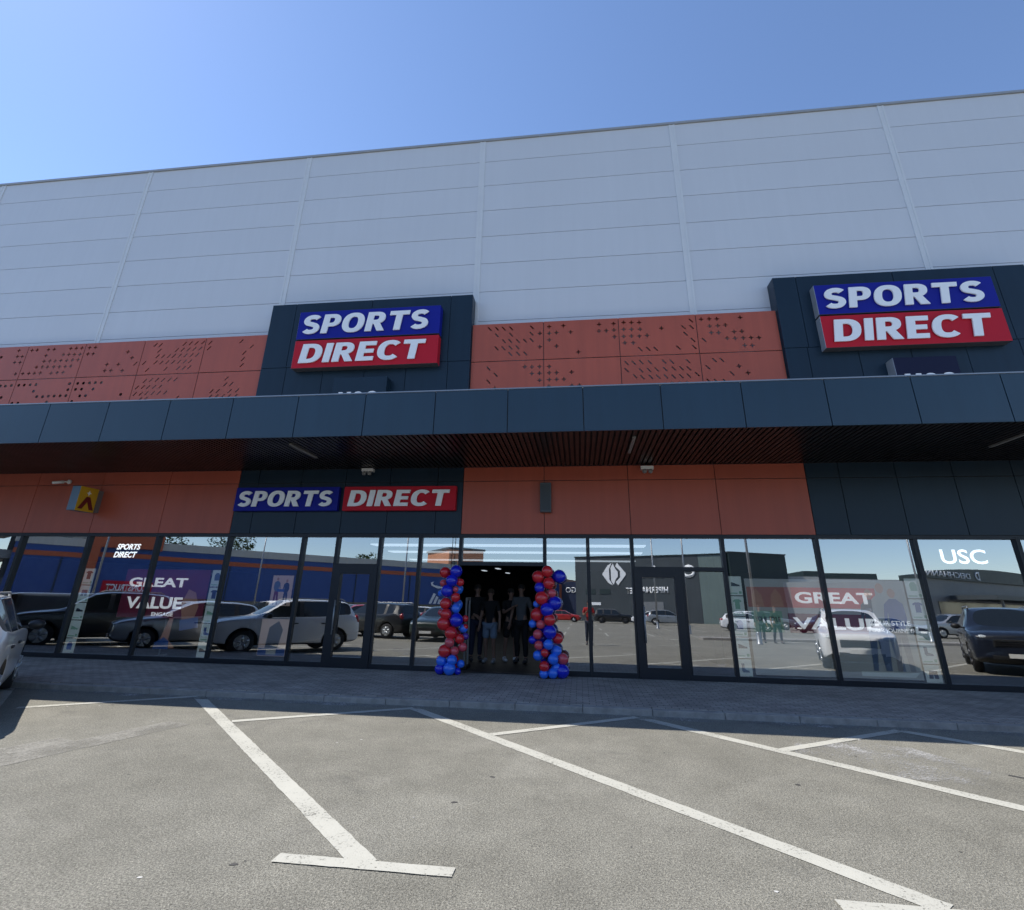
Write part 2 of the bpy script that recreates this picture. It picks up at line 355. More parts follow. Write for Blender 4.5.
def glass_mat(name, refl, tint, wave=0):
    """thin sheet of coated glass: mirror reflection over see-through, more mirror at a slant"""
    M = bpy.data.materials.new(name); M.use_nodes = True; t = M.node_tree; t.nodes.clear(); L = t.links.new
    o = N(t, 'ShaderNodeOutputMaterial'); tr = N(t, 'ShaderNodeBsdfTransparent'); tr.inputs[0].default_value = rgb(tint)
    gl = N(t, 'ShaderNodeBsdfGlossy'); gl.inputs['Roughness'].default_value = 0; gl.inputs[0].default_value = (.97, .985, 1, 1)
    lw = N(t, 'ShaderNodeLayerWeight', Blend=.25); mr = N(t, 'ShaderNodeMapRange'); mr.inputs[3].default_value = refl; mr.inputs[4].default_value = 1
    L(lw.outputs['Fresnel'], mr.inputs[0])
    ge = N(t, 'ShaderNodeAttribute', attribute_name='outer', attribute_type='GEOMETRY'); ml = N(t, 'ShaderNodeMath', operation='MULTIPLY'); L(mr.outputs[0], ml.inputs[0]); L(ge.outputs['Fac'], ml.inputs[1])
    mx = N(t, 'ShaderNodeMixShader'); L(ml.outputs[0], mx.inputs[0]); L(tr.outputs[0], mx.inputs[1]); L(gl.outputs[0], mx.inputs[2]); L(mx.outputs[0], o.inputs[0])
    if wave:
        tc = N(t, 'ShaderNodeTexCoord'); n = N(t, 'ShaderNodeTexNoise', Scale=.9, Detail=1); L(tc.outputs['Object'], n.inputs['Vector'])
        bp = N(t, 'ShaderNodeBump', Strength=wave, Distance=.01); L(n.outputs['Fac'], bp.inputs['Height']); L(bp.outputs[0], gl.inputs['Normal'])
    return M

A_ASPH = asphalt_mat(); A_LINE = line_mat('road_paint', (.50, .485, .42), .50, .64, .4)
A_GHOST = line_mat('faded_paint', (.255, .243, .21), .72, 1.12)
A_PAV = paver_mat(); A_KERB = concrete_mat('kerb_concrete', (.21, .20, .185), (.36, .34, .31), 5)
A_DUST = line_mat('cement_spill', (.42, .41, .39), .98, 1.22)
W_WHITE = panel_mat('white_metal_panel', (.62, .64, .675), .42, 0, .03, wob=.25, isl=.012)
W_TRIM = plain('pale_trim', (.66, .68, .70), .4, var=.05)
W_SEAM = plain('seam_grey', (.26, .27, .29), .8)
W_GAP = plain('joint_shadow_gap', (.05, .05, .055), .8)
W_COP = plain('coping_metal', (.36, .365, .37), .45, .3)
W_RED = panel_mat('terracotta_metal', (.43, .088, .046), .42, 0, .14, wob=.2)
W_DARK = panel_mat('anthracite_metal', (.011, .027, .046), .34, 0, .18, wob=.2, spec=.28); W_FASC = panel_mat('blue_grey_metal', (.017, .046, .076), .34, 0, .15, wob=.2)
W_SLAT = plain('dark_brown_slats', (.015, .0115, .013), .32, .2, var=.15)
W_ROOF = concrete_mat('roof_membrane', (.52, .52, .50), (.64, .64, .62), 1)
F_DARK = plain('dark_aluminium', (.010, .013, .019), .4, .2)
F_GLASS = glass_mat('shop_glass', .41, (.95, .97, .975), .03)
F_SIDE = plain('silver_edge', (.34, .36, .38), .45, .4)
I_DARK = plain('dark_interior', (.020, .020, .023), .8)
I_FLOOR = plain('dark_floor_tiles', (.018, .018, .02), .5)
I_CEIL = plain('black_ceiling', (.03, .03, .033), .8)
S_BLUE = plain('sign_blue', (.008, .014, .26), .5, var=.05, spec=.2); S_RED = plain('sign_red', (.50, .012, .028), .5, var=.05, spec=.2)
S_WHITE = plain('sign_white', (.86, .87, .88), .4, var=.02); S_NAVY = plain('sign_navy', (.008, .010, .036), .5, var=.05, spec=.2)
S_VINYL = plain('white_vinyl', (.86, .88, .9), .5, var=.03)
LAMP_OFF = plain('lamp_diffuser', (.22, .22, .215), .4, var=.03)
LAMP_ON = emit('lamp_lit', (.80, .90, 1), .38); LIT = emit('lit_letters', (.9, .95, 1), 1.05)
K_BLACK = plain('black_plastic', (.015, .015, .016), .5); K_WHITE = plain('white_plastic', (.75, .75, .73), .4, var=.04)
K_GREY = plain('grey_metal', (.30, .31, .32), .4, .6)

# ------------------------------------------------------------------ setting
G = 11.68                                   # glass line of the shop front
bm = MB(); bm.poly([(-420, -420, 0), (420, -420, 0), (420, 420, 0), (-420, 420, 0)])
tag(obj('asphalt_ground', bm, A_ASPH, base=False), kind='structure')
bm = MB(); bm.box(-60, 40, 8.76, G+.02, -.1, .09); tag(obj('pavement', bm, A_PAV, base=False), kind='structure')
bm = MB(); x = -60
while x < 40: bm.box(x, x+.994, 8.62, 8.757, -.1, .085 + random.uniform(-.006, .004)); x += 1.0
bm.bevel(.012, 2); tag(obj('kerb', bm, A_KERB, base=False), kind='structure')
# dried cement along the foot of the kerb
bm = MB(); bm.poly([(-60, 8.40, .004), (40, 8.40, .004), (40, 8.62, .004), (-60, 8.62, .004)]); bm.poly([(2.5, 7.5, .0036), (2.3, 6.9, .0036), (2.9, 6.3, .0036), (3.7, 6.2, .0036), (4.1, 6.7, .0036), (3.8, 7.5, .0036), (3.1, 7.7, .0036)]); tag(obj('gutter_dust', bm, A_DUST, base=False), kind='structure')
# parking bay markings: slanted lines, short bars across their ends, T bars at the lane
mk = MB()
def stripe(a, b, wd, z=.004):
    a, b = Vector((*a, z)), Vector((*b, z)); d = (b-a).normalized(); n = Vector((-d.y, d.x, 0))*wd/2
    k_ = max(1, int((b-a).length/.09)); jr = random.Random(int(a.x*991+a.y*77)); pl, pr_ = a-n, a+n
    for i in range(1, k_+1):
        q = a+(b-a)*i/k_; ql, qr = q-n*jr.uniform(.93, 1.03), q+n*jr.uniform(.93, 1.03)
        mk.poly([pl, ql, qr, pr_]); pl, pr_ = ql, qr
pitch = 3.395; d = Vector((.7034, -.7108))
SEEN = {0: ((-6.11, 8.60), (-1.38, 3.85), (-7.9, 7.29)), 1: ((-2.50, 8.44), (1.98, 3.88), (-4.54, 7.15)), 2: ((.76, 8.51), (5.34, 3.9), (-1.13, 7.13)), 3: ((4.15, 8.41), (8.85, 3.9), (2.19, 7.08))}
for k in range(-6, 8):
    if k in SEEN: ap, en, st_ = (Vector(q) for q in SEEN[k])
    else: ap = Vector((-6.11+k*pitch, 8.52)); en = ap+d*6.6; st_ = ap+Vector((-1.78, -1.37))
    stripe(ap, en, .165); stripe((en.x-.59, 3.83), (en.x+.57, 3.83), .115, .0065); stripe(st_, ap, .125, .0052)
tag(obj('bay_markings', mk, A_LINE, base=False), kind='structure')
# the bays of the rows behind the photographer, and lane arrows
mk = MB()
for yy, sg in ((-9.5, 1), (-20, -1), (-32, 1)):
    for k in range(-14, 18): stripe((k*2.6-1, yy), (k*2.6-1, yy-5*1), .12)
for (ax, ay) in ((3, -6.5), (9, -6.8), (-5, -6.5), (16, -17), (5, -29)):
    stripe((ax, ay), (ax+1.6, ay), .16); mk.poly([(ax+1.6, ay-.35, .0045), (ax+2.5, ay, .0045), (ax+1.6, ay+.35, .0045)])
for k in range(-12, 14): stripe((k*3.2, 1.9-3), (k*3.2+1.5, 1.9-3), .12)
tag(obj('lane_markings', mk, A_LINE, base=False), kind='structure')
mk = MB(); stripe((-5.85, 4.5), (-5.12, 6.95), .40, .003); stripe((-6.35, 4.3), (-5.75, 6.0), .34, .0036)
tag(obj('faded_marking', mk, A_GHOST, base=False), kind='structure')
# low kerbed island with pale concrete far behind, seen in the glass
bm = MB(); bm.box(6.4, 30, -8.4, -7.2, -.1, .13); bm.bevel(.03); tag(obj('traffic_island', bm, A_KERB, base=False), kind='structure')
# tar drips and scraps trodden into the asphalt
rnd = random.Random(11); mk = MB()
for _ in range(60):
    x, y, r = rnd.uniform(-9, 9), rnd.uniform(2.2, 8.3), rnd.choice((.006, .009, .012, .02)); n = 9; a0 = rnd.random()*6
    mk.poly([(x+r*rnd.uniform(.6, 1.3)*math.cos(a0+i*2*math.pi/n)*1.3, y+r*rnd.uniform(.6, 1.3)*math.sin(a0+i*2*math.pi/n), .0025) for i in range(n)], 0 if rnd.random() < .75 or r > .02 else 1)
for (x0, y0, x1, y1) in ((4.2, 6.6, 5.8, 5.2), (4.5, 6.75, 6.2, 5.3)):
    for i in range(7):
        t_ = i/7; stripe((x0+(x1-x0)*t_+rnd.uniform(-.02, .02), y0+(y1-y0)*t_), (x0+(x1-x0)*(t_+.11), y0+(y1-y0)*(t_+.11)+rnd.uniform(-.02, .02)), rnd.uniform(.03, .07), .0022)
tag(obj('tar_spots', mk, [plain('tar', (.05, .048, .045), .7, var=.3), plain('pale_scrap', (.5, .49, .46), .8)], base=False), kind='structure')

# ------------------------------------------------------------------ the shop building
B = empty('store_building', (-2.6, G, 0), 'long white metal clad retail hall with orange and anthracite bands, glazed front and deep canopy', 'building')
WM = 1.8814; X0 = -13.9135
kx = lambda k: X0 + k*WM
XL, XR = kx(-9), kx(17)
# white wall: stacked horizontal sandwich panels
bm = MB(); z = 5.2; seams = [5.75, 6.67, 7.585, 8.50, 9.415, 10.33, 11.245, 12.16, 13.075, 13.99]
zs = [5.2]+seams+[14.80]
for a, b in zip(zs[:-1], zs[1:]): bm.box(XL, XR, 11.93, 12.02, a+.007, b-.007)
bm.box(XL, XR, 12.03, 12.2, 4.5, 14.78, 1)
obj('wall', bm, [W_WHITE, W_SEAM], B)
for x in (-19.56, -13.91, -8.27, -2.6, 3.05, 8.76, 14.4):
    bm = MB(); bm.box(x-.085, x-.035, 11.908, 11.93, 9.0 if -8.4 < x < -8.1 or -2.8 < x < -2 or 8 < x < 9 else 8.2, 14.79)
    bm.box(x+.035, x+.085, 11.908, 11.93, 8.2, 14.79); bm.box(x-.035, x+.035, 11.918, 11.93, 8.2, 14.79)
    obj('joint_trim', bm, W_TRIM, B)
bm = MB(); x = XL
while x < XR: bm.box(x, min(x+3.0-.008, XR), 11.89, 12.45, 14.80, 14.875); x += 3.0
obj('coping', bm, W_COP, B)
bm = MB(); bm.box(XL, XR, 12.2, 62, 14.4, 14.7); bm.box(XL, XL+.3, 12.2, 62, 0, 14.4); bm.box(XR-.3, XR, 12.2, 62, 0, 14.4); bm.box(XL+.3, XR-.3, 61.7, 62, 0, 14.4)
obj('roof_shell', bm, W_ROOF, B)

# perforated terracotta panels over the canopy
HOLES = {}
HOLES['+']='-16.1,8.12 -16.08,7.93 -15.92,7.92 -16.1,7.74 -15.92,7.73 -15.93,7.37 -15.69,7.37 -15.49,7.37 -15.31,7.37 -15.12,7.37 -15.66,8.11 -15.49,8.11 -15.12,8.11 -14.93,8.11 -15.13,7.92 -15.13,7.74 -14.94,7.74 -14.76,7.73 -14.58,7.74 -14.39,7.73 -14.21,7.74 -14.03,7.74 -15.31,7.56 -15.12,7.56 -14.95,7.55 -14.75,7.55 -14.56,7.54 -14.37,7.54 -14.2,7.55 -14.76,7.35 -14.57,7.36 -14.38,7.36 -14.57,7.92 -14.39,7.92 -14.21,7.91 -14.03,7.91 -14.39,8.11 -14.21,8.11 -14.03,8.11 -13.78,8.11 -13.59,8.11 -13.77,7.91 -13.6,7.91 -12.5,7.92 -12.32,7.73 -13.05,7.55 -12.69,7.54 -13.06,7.36 -12.87,7.36 -12.51,7.34 -0.84,7.92 -0.6,8.1 -0.6,7.91 -0.6,7.72 -0.24,8.11 -0.42,7.92 -0.06,7.92 -0.84,7.54 -0.42,7.54 0.12,7.35 0.66,8.1 0.65,7.91 0.83,7.91 1.02,8.1 1.02,7.92 1.02,7.73 -1.96,6.44 -1.22,7 -1.04,6.99 -0.85,6.99 -1.04,6.81 -0.85,6.81 -0.85,6.62 -0.61,6.98 -0.61,6.81 -0.43,6.81 -0.61,6.63 -0.43,6.63 -0.25,6.63 -0.06,6.81 -0.62,6.45 -0.06,6.45 0.12,6.45 1.27,8.12 1.46,8.11 1.65,8.1 1.26,7.93 1.45,7.92 1.66,7.91 2.18,7.91 1.25,7.73 1.44,7.73 1.63,7.72 1.82,7.73 1.27,7.55 1.47,7.54 3.15,8.11 3.34,8.11 3.52,8.1 4.07,8.11 3.33,7.91 3.52,7.91 3.7,7.92 3.35,7.73 3.52,7.72 3.88,7.73 4.06,7.73 3.7,7.56 3.88,7.55 4.07,7.55 4.25,7.55 4.43,7.54 4.08,7.35 4.25,7.34 3.88,6.81 4.06,6.63'

HOLES['/']='-12.16,7.54 -11.89,7.55 -11.74,7.33 -11.71,7 -11.9,6.81 -11.72,6.82 -11.91,6.62 -11.73,6.62 -11.56,6.63 -11.71,6.46 -11.54,6.47 -11.69,8.1 -11.53,8.09 -11.52,7.91 -11.53,7.74 -11.36,7.73 -11.18,7.73 -11.03,7.73 -10.85,7.73 -10.67,7.73 -10.49,7.73 -10.32,7.73 -11.54,7.55 -11.36,7.54 -11.18,7.54 -11,7.54 -10.82,7.54 -10.65,7.54 -10.49,7.54 -10.79,8.09 -10.61,8.1 -10.43,8.1 -10.23,8.11 -10.01,8.09 -10.98,7.91 -10.81,7.91 -10.63,7.91 -10.45,7.92 -10.27,7.92 -10.01,7.92 -11.71,7.36 -11.18,7.34 -10.8,7.35 -10.63,7.35 -10.47,7.36 -9.08,8.09 -8.74,7.91 -8.92,7.73 -8.92,7.54 -8.92,7.36 -11.73,7.02 -11.53,7.02 -11.35,7.02 -11.16,7.01 -10.97,7.01 -10.79,7.01 -11.56,6.81 -11.38,6.81 -11.2,6.81 -11.37,6.63 -11.19,6.63 -11,6.63 -10.61,6.47 -9.28,6.98 -9.28,6.81 -9.11,6.81 -9.64,6.62 -9.46,6.62 -9.11,6.61 -8.9,6.62 -9.64,6.47 -9.46,6.47 -9.28,6.47 -9.1,6.46 -8.91,6.46'

HOLES['o']='-16.62,7.93 -16.28,7.01 -16.11,7 -15.92,7.01 -15.68,7.01 -15.5,7.01 -15.31,7.01 -15.12,7.01 -16.11,6.65 -15.13,6.81 -14.96,6.64 -14.77,6.63 -14.59,6.64 -14.41,6.64 -14.22,6.64 -14.04,6.64 -15.69,6.46 -15.5,6.46 -14.59,6.46 -14.05,7 -13.79,7 -13.61,7 -13.42,7 -13.24,7 -13.05,7 -14.04,6.82 -13.8,6.82 -13.61,6.82 -13.25,6.81 -13.6,6.62 -13.42,6.62 -13.8,6.46 -12.34,6.62'

HOLES['n']='-2.14,8.11 -1.95,8.11 -1.77,8.1 -1.58,8.1 -1.04,8.1 -1.95,7.92 -1.58,7.92 -1.05,7.92 -1.76,7.74 -1.6,7.74 -1.4,7.73 -1.22,7.73 -1.05,7.74 -1.95,7.55 -1.77,7.54 -1.59,7.55 -1.41,7.55 -1.59,7.37 -1.39,7.37 -1.21,7.37 -2.14,6.99 -1.95,6.81 -2.13,6.63 2.9,8.09 2.71,7.91 2.9,7.91 2.74,7.73 2.9,7.55 3.16,7.54 2.91,7.36 1.63,7.36 1.82,7.36 2,7.35 2.54,7.36 1.28,7 1.45,7 1.63,7.01 1.83,7 2.17,7 2.35,6.99 2.73,6.99 1.27,6.81 1.46,6.64 1.61,6.79 1.8,6.79 1.98,6.8 2.18,6.8 2.38,6.81 2.56,6.81 2.73,6.8 1.63,6.61 1.83,6.61 2,6.61 2.18,6.61 2.36,6.6 2.54,6.6 2.71,6.61 2.91,6.64 2.18,6.4 2.34,6.41 2.52,6.41 2.69,6.41 3.17,6.81 3.34,6.99 3.51,6.99 3.7,6.63 3.15,6.46 3.32,6.45 3.52,6.44'

def perforated(xs, x_lo, x_hi):
    mb = MB()
    pts = [(float(a), float(b), k) for k, s in HOLES.items() for a, b in (p.split(',') for p in s.split())]
    q = []
    for t_ in pts:
        if all(abs(t_[0]-u[0]) > .13 or abs(t_[1]-u[1]) > .13 for u in q): q.append(t_)
    pts = q
    for a, b in zip(xs[:-1], xs[1:]):
        for z0, z1 in ((7.19, 8.25), (6.13, 7.17), (5.3, 6.11)):
            a_, b_ = a+.009, b-.009
            cu = bpy.data.curves.new('p', 'CURVE'); cu.dimensions = '2D'; cu.fill_mode = 'BOTH'; cu.extrude = .004
            def spl(pl):
                s = cu.splines.new('POLY'); s.points.add(len(pl)-1); s.use_cyclic_u = True
                for q, (u, v) in zip(s.points, pl): q.co = (u, v, 0, 1)
            spl([(a_, z0), (b_, z0), (b_, z1), (a_, z1)])
            for hx, hz, k in pts:
                if not (a-.05 < hx < b+.05 and z0-.05 < hz < z1+.05): continue
                hx = min(max(hx, a_+.075), b_-.075); hz = min(max(hz, z0+.075), z1-.075)
                if k == '+':
                    r, t_ = .056, .014
                    sh = [(-t_, -r), (t_, -r), (t_, -t_), (r, -t_), (r, t_), (t_, t_), (t_, r), (-t_, r), (-t_, t_), (-r, t_), (-r, -t_), (-t_, -t_)]
                elif k == 'o': sh = [(.045*math.cos(i*math.pi/6), .045*math.sin(i*math.pi/6)) for i in range(12)]
                else:
                    s_ = 1 if k == '/' else -1; r, t_ = .054, .018
                    sh = [(s_*(-r-t_)/1.2, -r+t_*.4), (s_*(-r+t_)/1.2, -r-t_*.4), (s_*(r+t_)/1.2, r-t_*.4), (s_*(r-t_)/1.2, r+t_*.4)]
                spl([(hx+u, hz+v) for u, v in sh])
            o = bpy.data.objects.new('p', cu); col.objects.link(o); me = evaluated(o)
            M = Matrix(((1, 0, 0, 0), (0, 0, 1, 11.664), (0, 1, 0, 0), (0, 0, 0, 1)))
            mb.add_mesh(me, M); bpy.data.meshes.remove(me); bpy.data.curves.remove(cu)
    for a in xs:                                    # rails that carry the panels
        mb.box(a-.03, a+.03, 11.68, 11.92, 5.3, 8.2, 1)
    mb.box(xs[0], xs[-1], 11.672, 11.928, 8.225, 8.243, 0)
    return obj('perforated_panel', mb, [W_RED, W_GAP], B)
perforated([kx(k) for k in range(-4, 3)]+[-8.275], -30, -8.2)
perforated([-2.595, kx(7), kx(8), kx(9), 4.91], -2.6, 4.95)

# anthracite sign panels standing proud of the wall
def dark_panel(x0, x1, ju, jl, name='sign_backing'):
    mb = MB(); g = .007
    for z0, z1, js in ((7.19, 9.11, ju), (5.3, 7.175, jl)):
        e = [x0]+js+[x1]
        for a, b in zip(e[:-1], e[1:]): mb.box(a+g, b-g, 11.56, 11.585, z0, z1)
    mb.box(x0+.004, x1-.004, 11.588, 11.925, 5.3, 9.105, 1)
    return obj(name, mb, [W_DARK, W_DARK], B)
dark_panel(-8.27, -2.60, [-7.56, -5.37, -3.19], [-7.54, -6.5, -5.37, -4.26, -3.17])
dark_panel(4.92, 10.52, [5.46, 7.65, 9.84], [5.42, 6.5, 7.61, 8.75, 9.86])

# canopy: fascia, slatted soffit, light tubes
CY = 8.85
can = MB(); can.box(XL, XR, CY+.06, 11.92, 4.55, 5.12)
canopy = obj('canopy', can, W_ROOF, B)
bm = MB(); js = [XL]+[.15+1.387*k for k in range(-22, 13) if XL+.3 < .15+1.387*k < XR-.3]+[XR]
for a, b in zip(js[:-1], js[1:]): bm.box(a+.008, b-.008, CY, CY+.03, 4.40, 5.245)
bm.box(XL, XR, CY+.032, CY+.056, 4.41, 5.24, 1)
obj('fascia', bm, [W_FASC, W_GAP], canopy)
bm = MB(); bm.box(XL, XR, CY-.012, CY+.12, 5.25, 5.272); obj('fascia_cap', bm, plain('cap_metal', (.30, .31, .33), .35, .6), canopy)
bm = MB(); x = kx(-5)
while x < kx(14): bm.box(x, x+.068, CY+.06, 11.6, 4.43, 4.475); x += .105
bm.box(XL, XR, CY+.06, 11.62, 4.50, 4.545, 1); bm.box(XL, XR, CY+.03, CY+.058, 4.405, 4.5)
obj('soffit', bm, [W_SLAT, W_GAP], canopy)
for x in (-5.72, 1.08, 7.8, 14.5):
    bm = MB(); bm.box(x-.03, x+.03, 9.35, 10.45, 4.395, 4.43); bm.bevel(.008); obj('tube_light', bm, LAMP_OFF, canopy)

# cladding band between glass and canopy
def band(x0, x1, joints, M):
    mb = MB(); e = [x0]+joints+[x1]
    for z0, z1 in ((2.90, 4.085), (4.10, 4.42)):
        for a, b in zip(e[:-1], e[1:]): mb.box(a+.007, b-.007, 11.60, 11.63, z0, z1)
    mb.box(x0, x1, 11.632, 11.92, 2.91, 4.5, 1)
    return obj('cladding', mb, [M, W_GAP], B)
band(XL, -8.27, [kx(k) for k in range(-8, 3)], W_RED)
band(-8.268, -2.627, [-7.76, -6.64, -5.51, -4.4, -3.24], W_DARK)
band(-2.625, 4.90, [kx(7), kx(8), kx(9)], W_RED)
band(4.902, XR, [5.58, 6.70, 7.80, 8.93, 10.05, 11.2, 12.3, 13.4, 14.5], W_DARK)

# glazing: every bay a window with its pane, leaning back a hair
TL = math.tan(R(.65))
def pane(x0, x1, z0, z1, parent, mat_=None):
    mb = MB(); mb.box(x0, x1, G, G+.012, z0, z1)
    ra, rb = random.gauss(0, .0009), random.gauss(0, .0009); xm = (x0+x1)/2
    for v in mb.bm.verts: v.co.y += (TL+ra)*(v.co.z-1.3)+rb*(v.co.x-xm)
    lay = mb.bm.faces.layers.float.new('outer')
    for f in mb.bm.faces: f.normal_update(); f[lay] = 1.0 if f.normal.y < -.9 else 0.0
    return obj('pane', mb, mat_ or F_GLASS, parent)
Z0, Z1 = .10, 2.86
def frame(x0, x1, z0=Z0, z1=Z1, lw=.036, rw=.036, bh=.09, th=.035, y0=G-.055, y1=G+.09):
    mb = MB(); mb.box(x0, x0+lw, y0, y1, z0, z1); mb.box(x1-rw, x1, y0, y1, z0, z1)
    mb.box(x0+lw, x1-rw, y0+.002, y1, z0, z0+bh); mb.box(x0+lw, x1-rw, y0+.002, y1, z1-th, z1); return mb
def window(x0, x1, z0=Z0, z1=Z1, **kw):
    f = obj('window', frame(x0+.002, x1-.002, z0, z1, **kw), F_DARK, B); pane(x0+.03, x1-.03, z0+.03, z1-.03, f); return f
def door(x0, x1, z1, hx):
    mb = frame(x0+.004, x1-.004, Z0, z1, .165, .165, .2, .16, G-.07, G+.07)
    dd = obj('door', mb, F_DARK, B); pane(x0+.1, x1-.1, Z0+.1, z1-.1, dd)
    hb = MB(); hb.tube([(hx, G-.13, .75), (hx, G-.13, 1.45)], .016, 8); hb.tube([(hx, G-.13, .85), (hx, G-.07, .85)], .01, 6); hb.tube([(hx, G-.13, 1.35), (hx, G-.07, 1.35)], .01, 6)
    obj('handle', hb, K_GREY, dd); return dd
for k in range(-5, 14):
    a, b = kx(k), kx(k+1)
    if k == 4:
        window(a, -5.54); door(-5.54, b, 2.17, -5.38); window(-5.54, b, 2.17, Z1, bh=.06)
    elif k == 5: window(a, -3.566); window(-3.566, b)
    elif k == 6: window(a, b, 2.22, Z1, bh=.08)
    elif k == 7: window(a, .197); window(.197, b)
    elif k == 8:
        window(a, b, 2.17, Z1, bh=.06); door(a, 2.14, 2.17, 1.30); window(2.14, b, Z0, 2.17, th=.02)
    else: window(a, b)
bm = MB(); bm.box(XL, XR, G-.05, G+.2, 2.862, 2.898); obj('header', bm, F_DARK, B)
bm = MB(); bm.box(XL, XR, G-.06, G+.2, .0, .098); obj('sill', bm, F_DARK, B)
# interior
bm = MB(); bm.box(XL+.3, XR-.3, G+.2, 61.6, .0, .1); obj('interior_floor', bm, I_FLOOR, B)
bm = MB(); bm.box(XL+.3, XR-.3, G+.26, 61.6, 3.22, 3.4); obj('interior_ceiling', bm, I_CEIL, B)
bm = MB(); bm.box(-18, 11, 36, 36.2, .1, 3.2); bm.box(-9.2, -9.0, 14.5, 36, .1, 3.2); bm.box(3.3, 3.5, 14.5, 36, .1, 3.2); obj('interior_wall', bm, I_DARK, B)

# ------------------------------------------------------------------ signs on the building
FAT = dict(fat=.034, shear=.22, tight=1.04)
def fascia_sign(name, x, zb, zr, y, label):
    """two stacked boxes: blue over red"""
    e = empty(name, ((x[0]+x[1])/2, 11.5, zr[0]), label, 'sign', 'stacked shop signs above the canopy')
    for (z0, z1), M, word, fx in ((zb, S_BLUE, 'SPORTS', (.045, .925)), (zr, S_RED, 'DIRECT', (.05, .92))):
        mb = MB(); mb.box(x[0], x[1], y, 11.558, z0, z1); mb.bevel(.006, 1)
        for f in mb.bm.faces:
            f.normal_update()
            f.material_index = 1 if f.normal.x < -.5 else 2 if abs(f.normal.z) > .5 else 0
        bd = obj('board', mb, [M, F_SIDE, W_GAP], e)
        h = z1-z0; tm = MB(); W_ = x[1]-x[0]
        block_on(tm, word, (x[0]+fx[0]*W_, y-.022, z0+h*.155), (1, 0, 0), W_*(fx[1]-fx[0]), h*.69)
        obj('lettering', tm, S_WHITE, bd)
    return e
fascia_sign('shop_sign', (-7.27, -3.39), (7.875, 8.70), (7.04, 7.835), G-.35, 'stacked blue and red box sign on the anthracite panel left of the doorway')
fascia_sign('shop_sign', (5.72, 9.56), (7.905, 8.70), (7.04, 7.865), G-.34, 'stacked blue and red box sign on the right hand anthracite panel, dark blue face')
e = empty('shop_sign', (-5.5, 11.58, 3.4), 'long low sign with blue and red halves under the canopy', 'sign')
for (x0, x1), M, word in (((-8.21, -5.59), S_BLUE, 'SPORTS'), ((-5.46, -2.76), S_RED, 'DIRECT')):
    mb = MB(); mb.box(x0, x1, G-.2, 11.598, 3.41, 3.97); mb.bevel(.005, 1)
    bd = obj('board', mb, M, e); tm = MB(); w_ = x1-x0
    block_on(tm, word, (x0+w_*.05, G-.222, 3.50), (1, 0, 0), w_*.90, .38); obj('lettering', tm, S_WHITE, bd)
for x0, x1, lt0, lt1, M, lb in ((-6.02, -4.62, -5.97, -4.58, W_DARK, 'grey blue box sign half hidden behind the canopy edge below the left stacked sign'), (7.01, 8.30, 7.14, 8.12, S_NAVY, 'navy box sign half hidden behind the canopy edge below the right stacked sign')):
    e = empty('small_sign', ((x0+x1)/2, 11.5, 5.5), lb, 'sign', 'small box signs behind the canopy edge')
    mb = MB(); mb.box(x0, x1, G-.4, 11.558, 5.5, 6.71); mb.bevel(.006, 1)
    for f in mb.bm.faces:
        f.normal_update()
        if f.normal.x < -.5: f.material_index = 1
    bd = obj('board', mb, [M, F_SIDE if M is S_NAVY else W_DARK], e)
    tm = MB(); block_on(tm, 'USC', ((x0+x1)/2-.5, G-.42, 5.83), (1, 0, 0), 1.0, .47, shear=0); obj('lettering', tm, S_WHITE, bd)

# projecting yellow light box
YM = plain('sign_yellow', (.62, .36, .02), .35, var=.06); YD = plain('sign_maroon', (.16, .012, .012), .5); YF = plain('skylight_tinted_face', (.10, .17, .25), .3)  # front face: blue of the skylight put into its colour
e = empty('projecting_sign', (-12.0, 11.6, 3.33), 'yellow projecting light box with a dark red chevron on the orange band', 'sign')
mb = MB(); mb.box(-12.13, -11.90, 10.93, 11.43, 3.36, 3.94); mb.bevel(.012, 2)
for f in mb.bm.faces:
    f.normal_update()
    f.material_index = 1 if abs(f.normal.x) > .7 else 2 if f.normal.y < -.7 else 0
bx = obj('box', mb, [K_GREY, YM, YF], e)
for side in (-11.9, -12.13):
    s_ = 1 if side > -12 else -1; xx = side+s_*.004; mb = MB()
    mb.prism([(xx, 10.98, 3.41), (xx, 11.09, 3.41), (xx, 11.19, 3.59), (xx, 11.29, 3.41), (xx, 11.40, 3.41), (xx, 11.24, 3.71), (xx, 11.14, 3.71)], (s_*.006, 0, 0)); obj('chevron', mb, YD, bx)
    mb = MB(); pts = []
    for i in range(8):
        r = .065 if i % 2 == 0 else .026; a = i*math.pi/4
        pts.append((xx, 11.18+r*math.sin(a), 3.80+r*math.cos(a)))
    mb.prism(pts, (s_*.006, 0, 0)); obj('sparkle', mb, S_WHITE, bx)
mb = MB(); mb.box(-12.10, -11.93, 11.43, 11.60, 3.38, 3.92); obj('bracket', mb, plain('dull_bracket', (.16, .14, .14), .5), e)

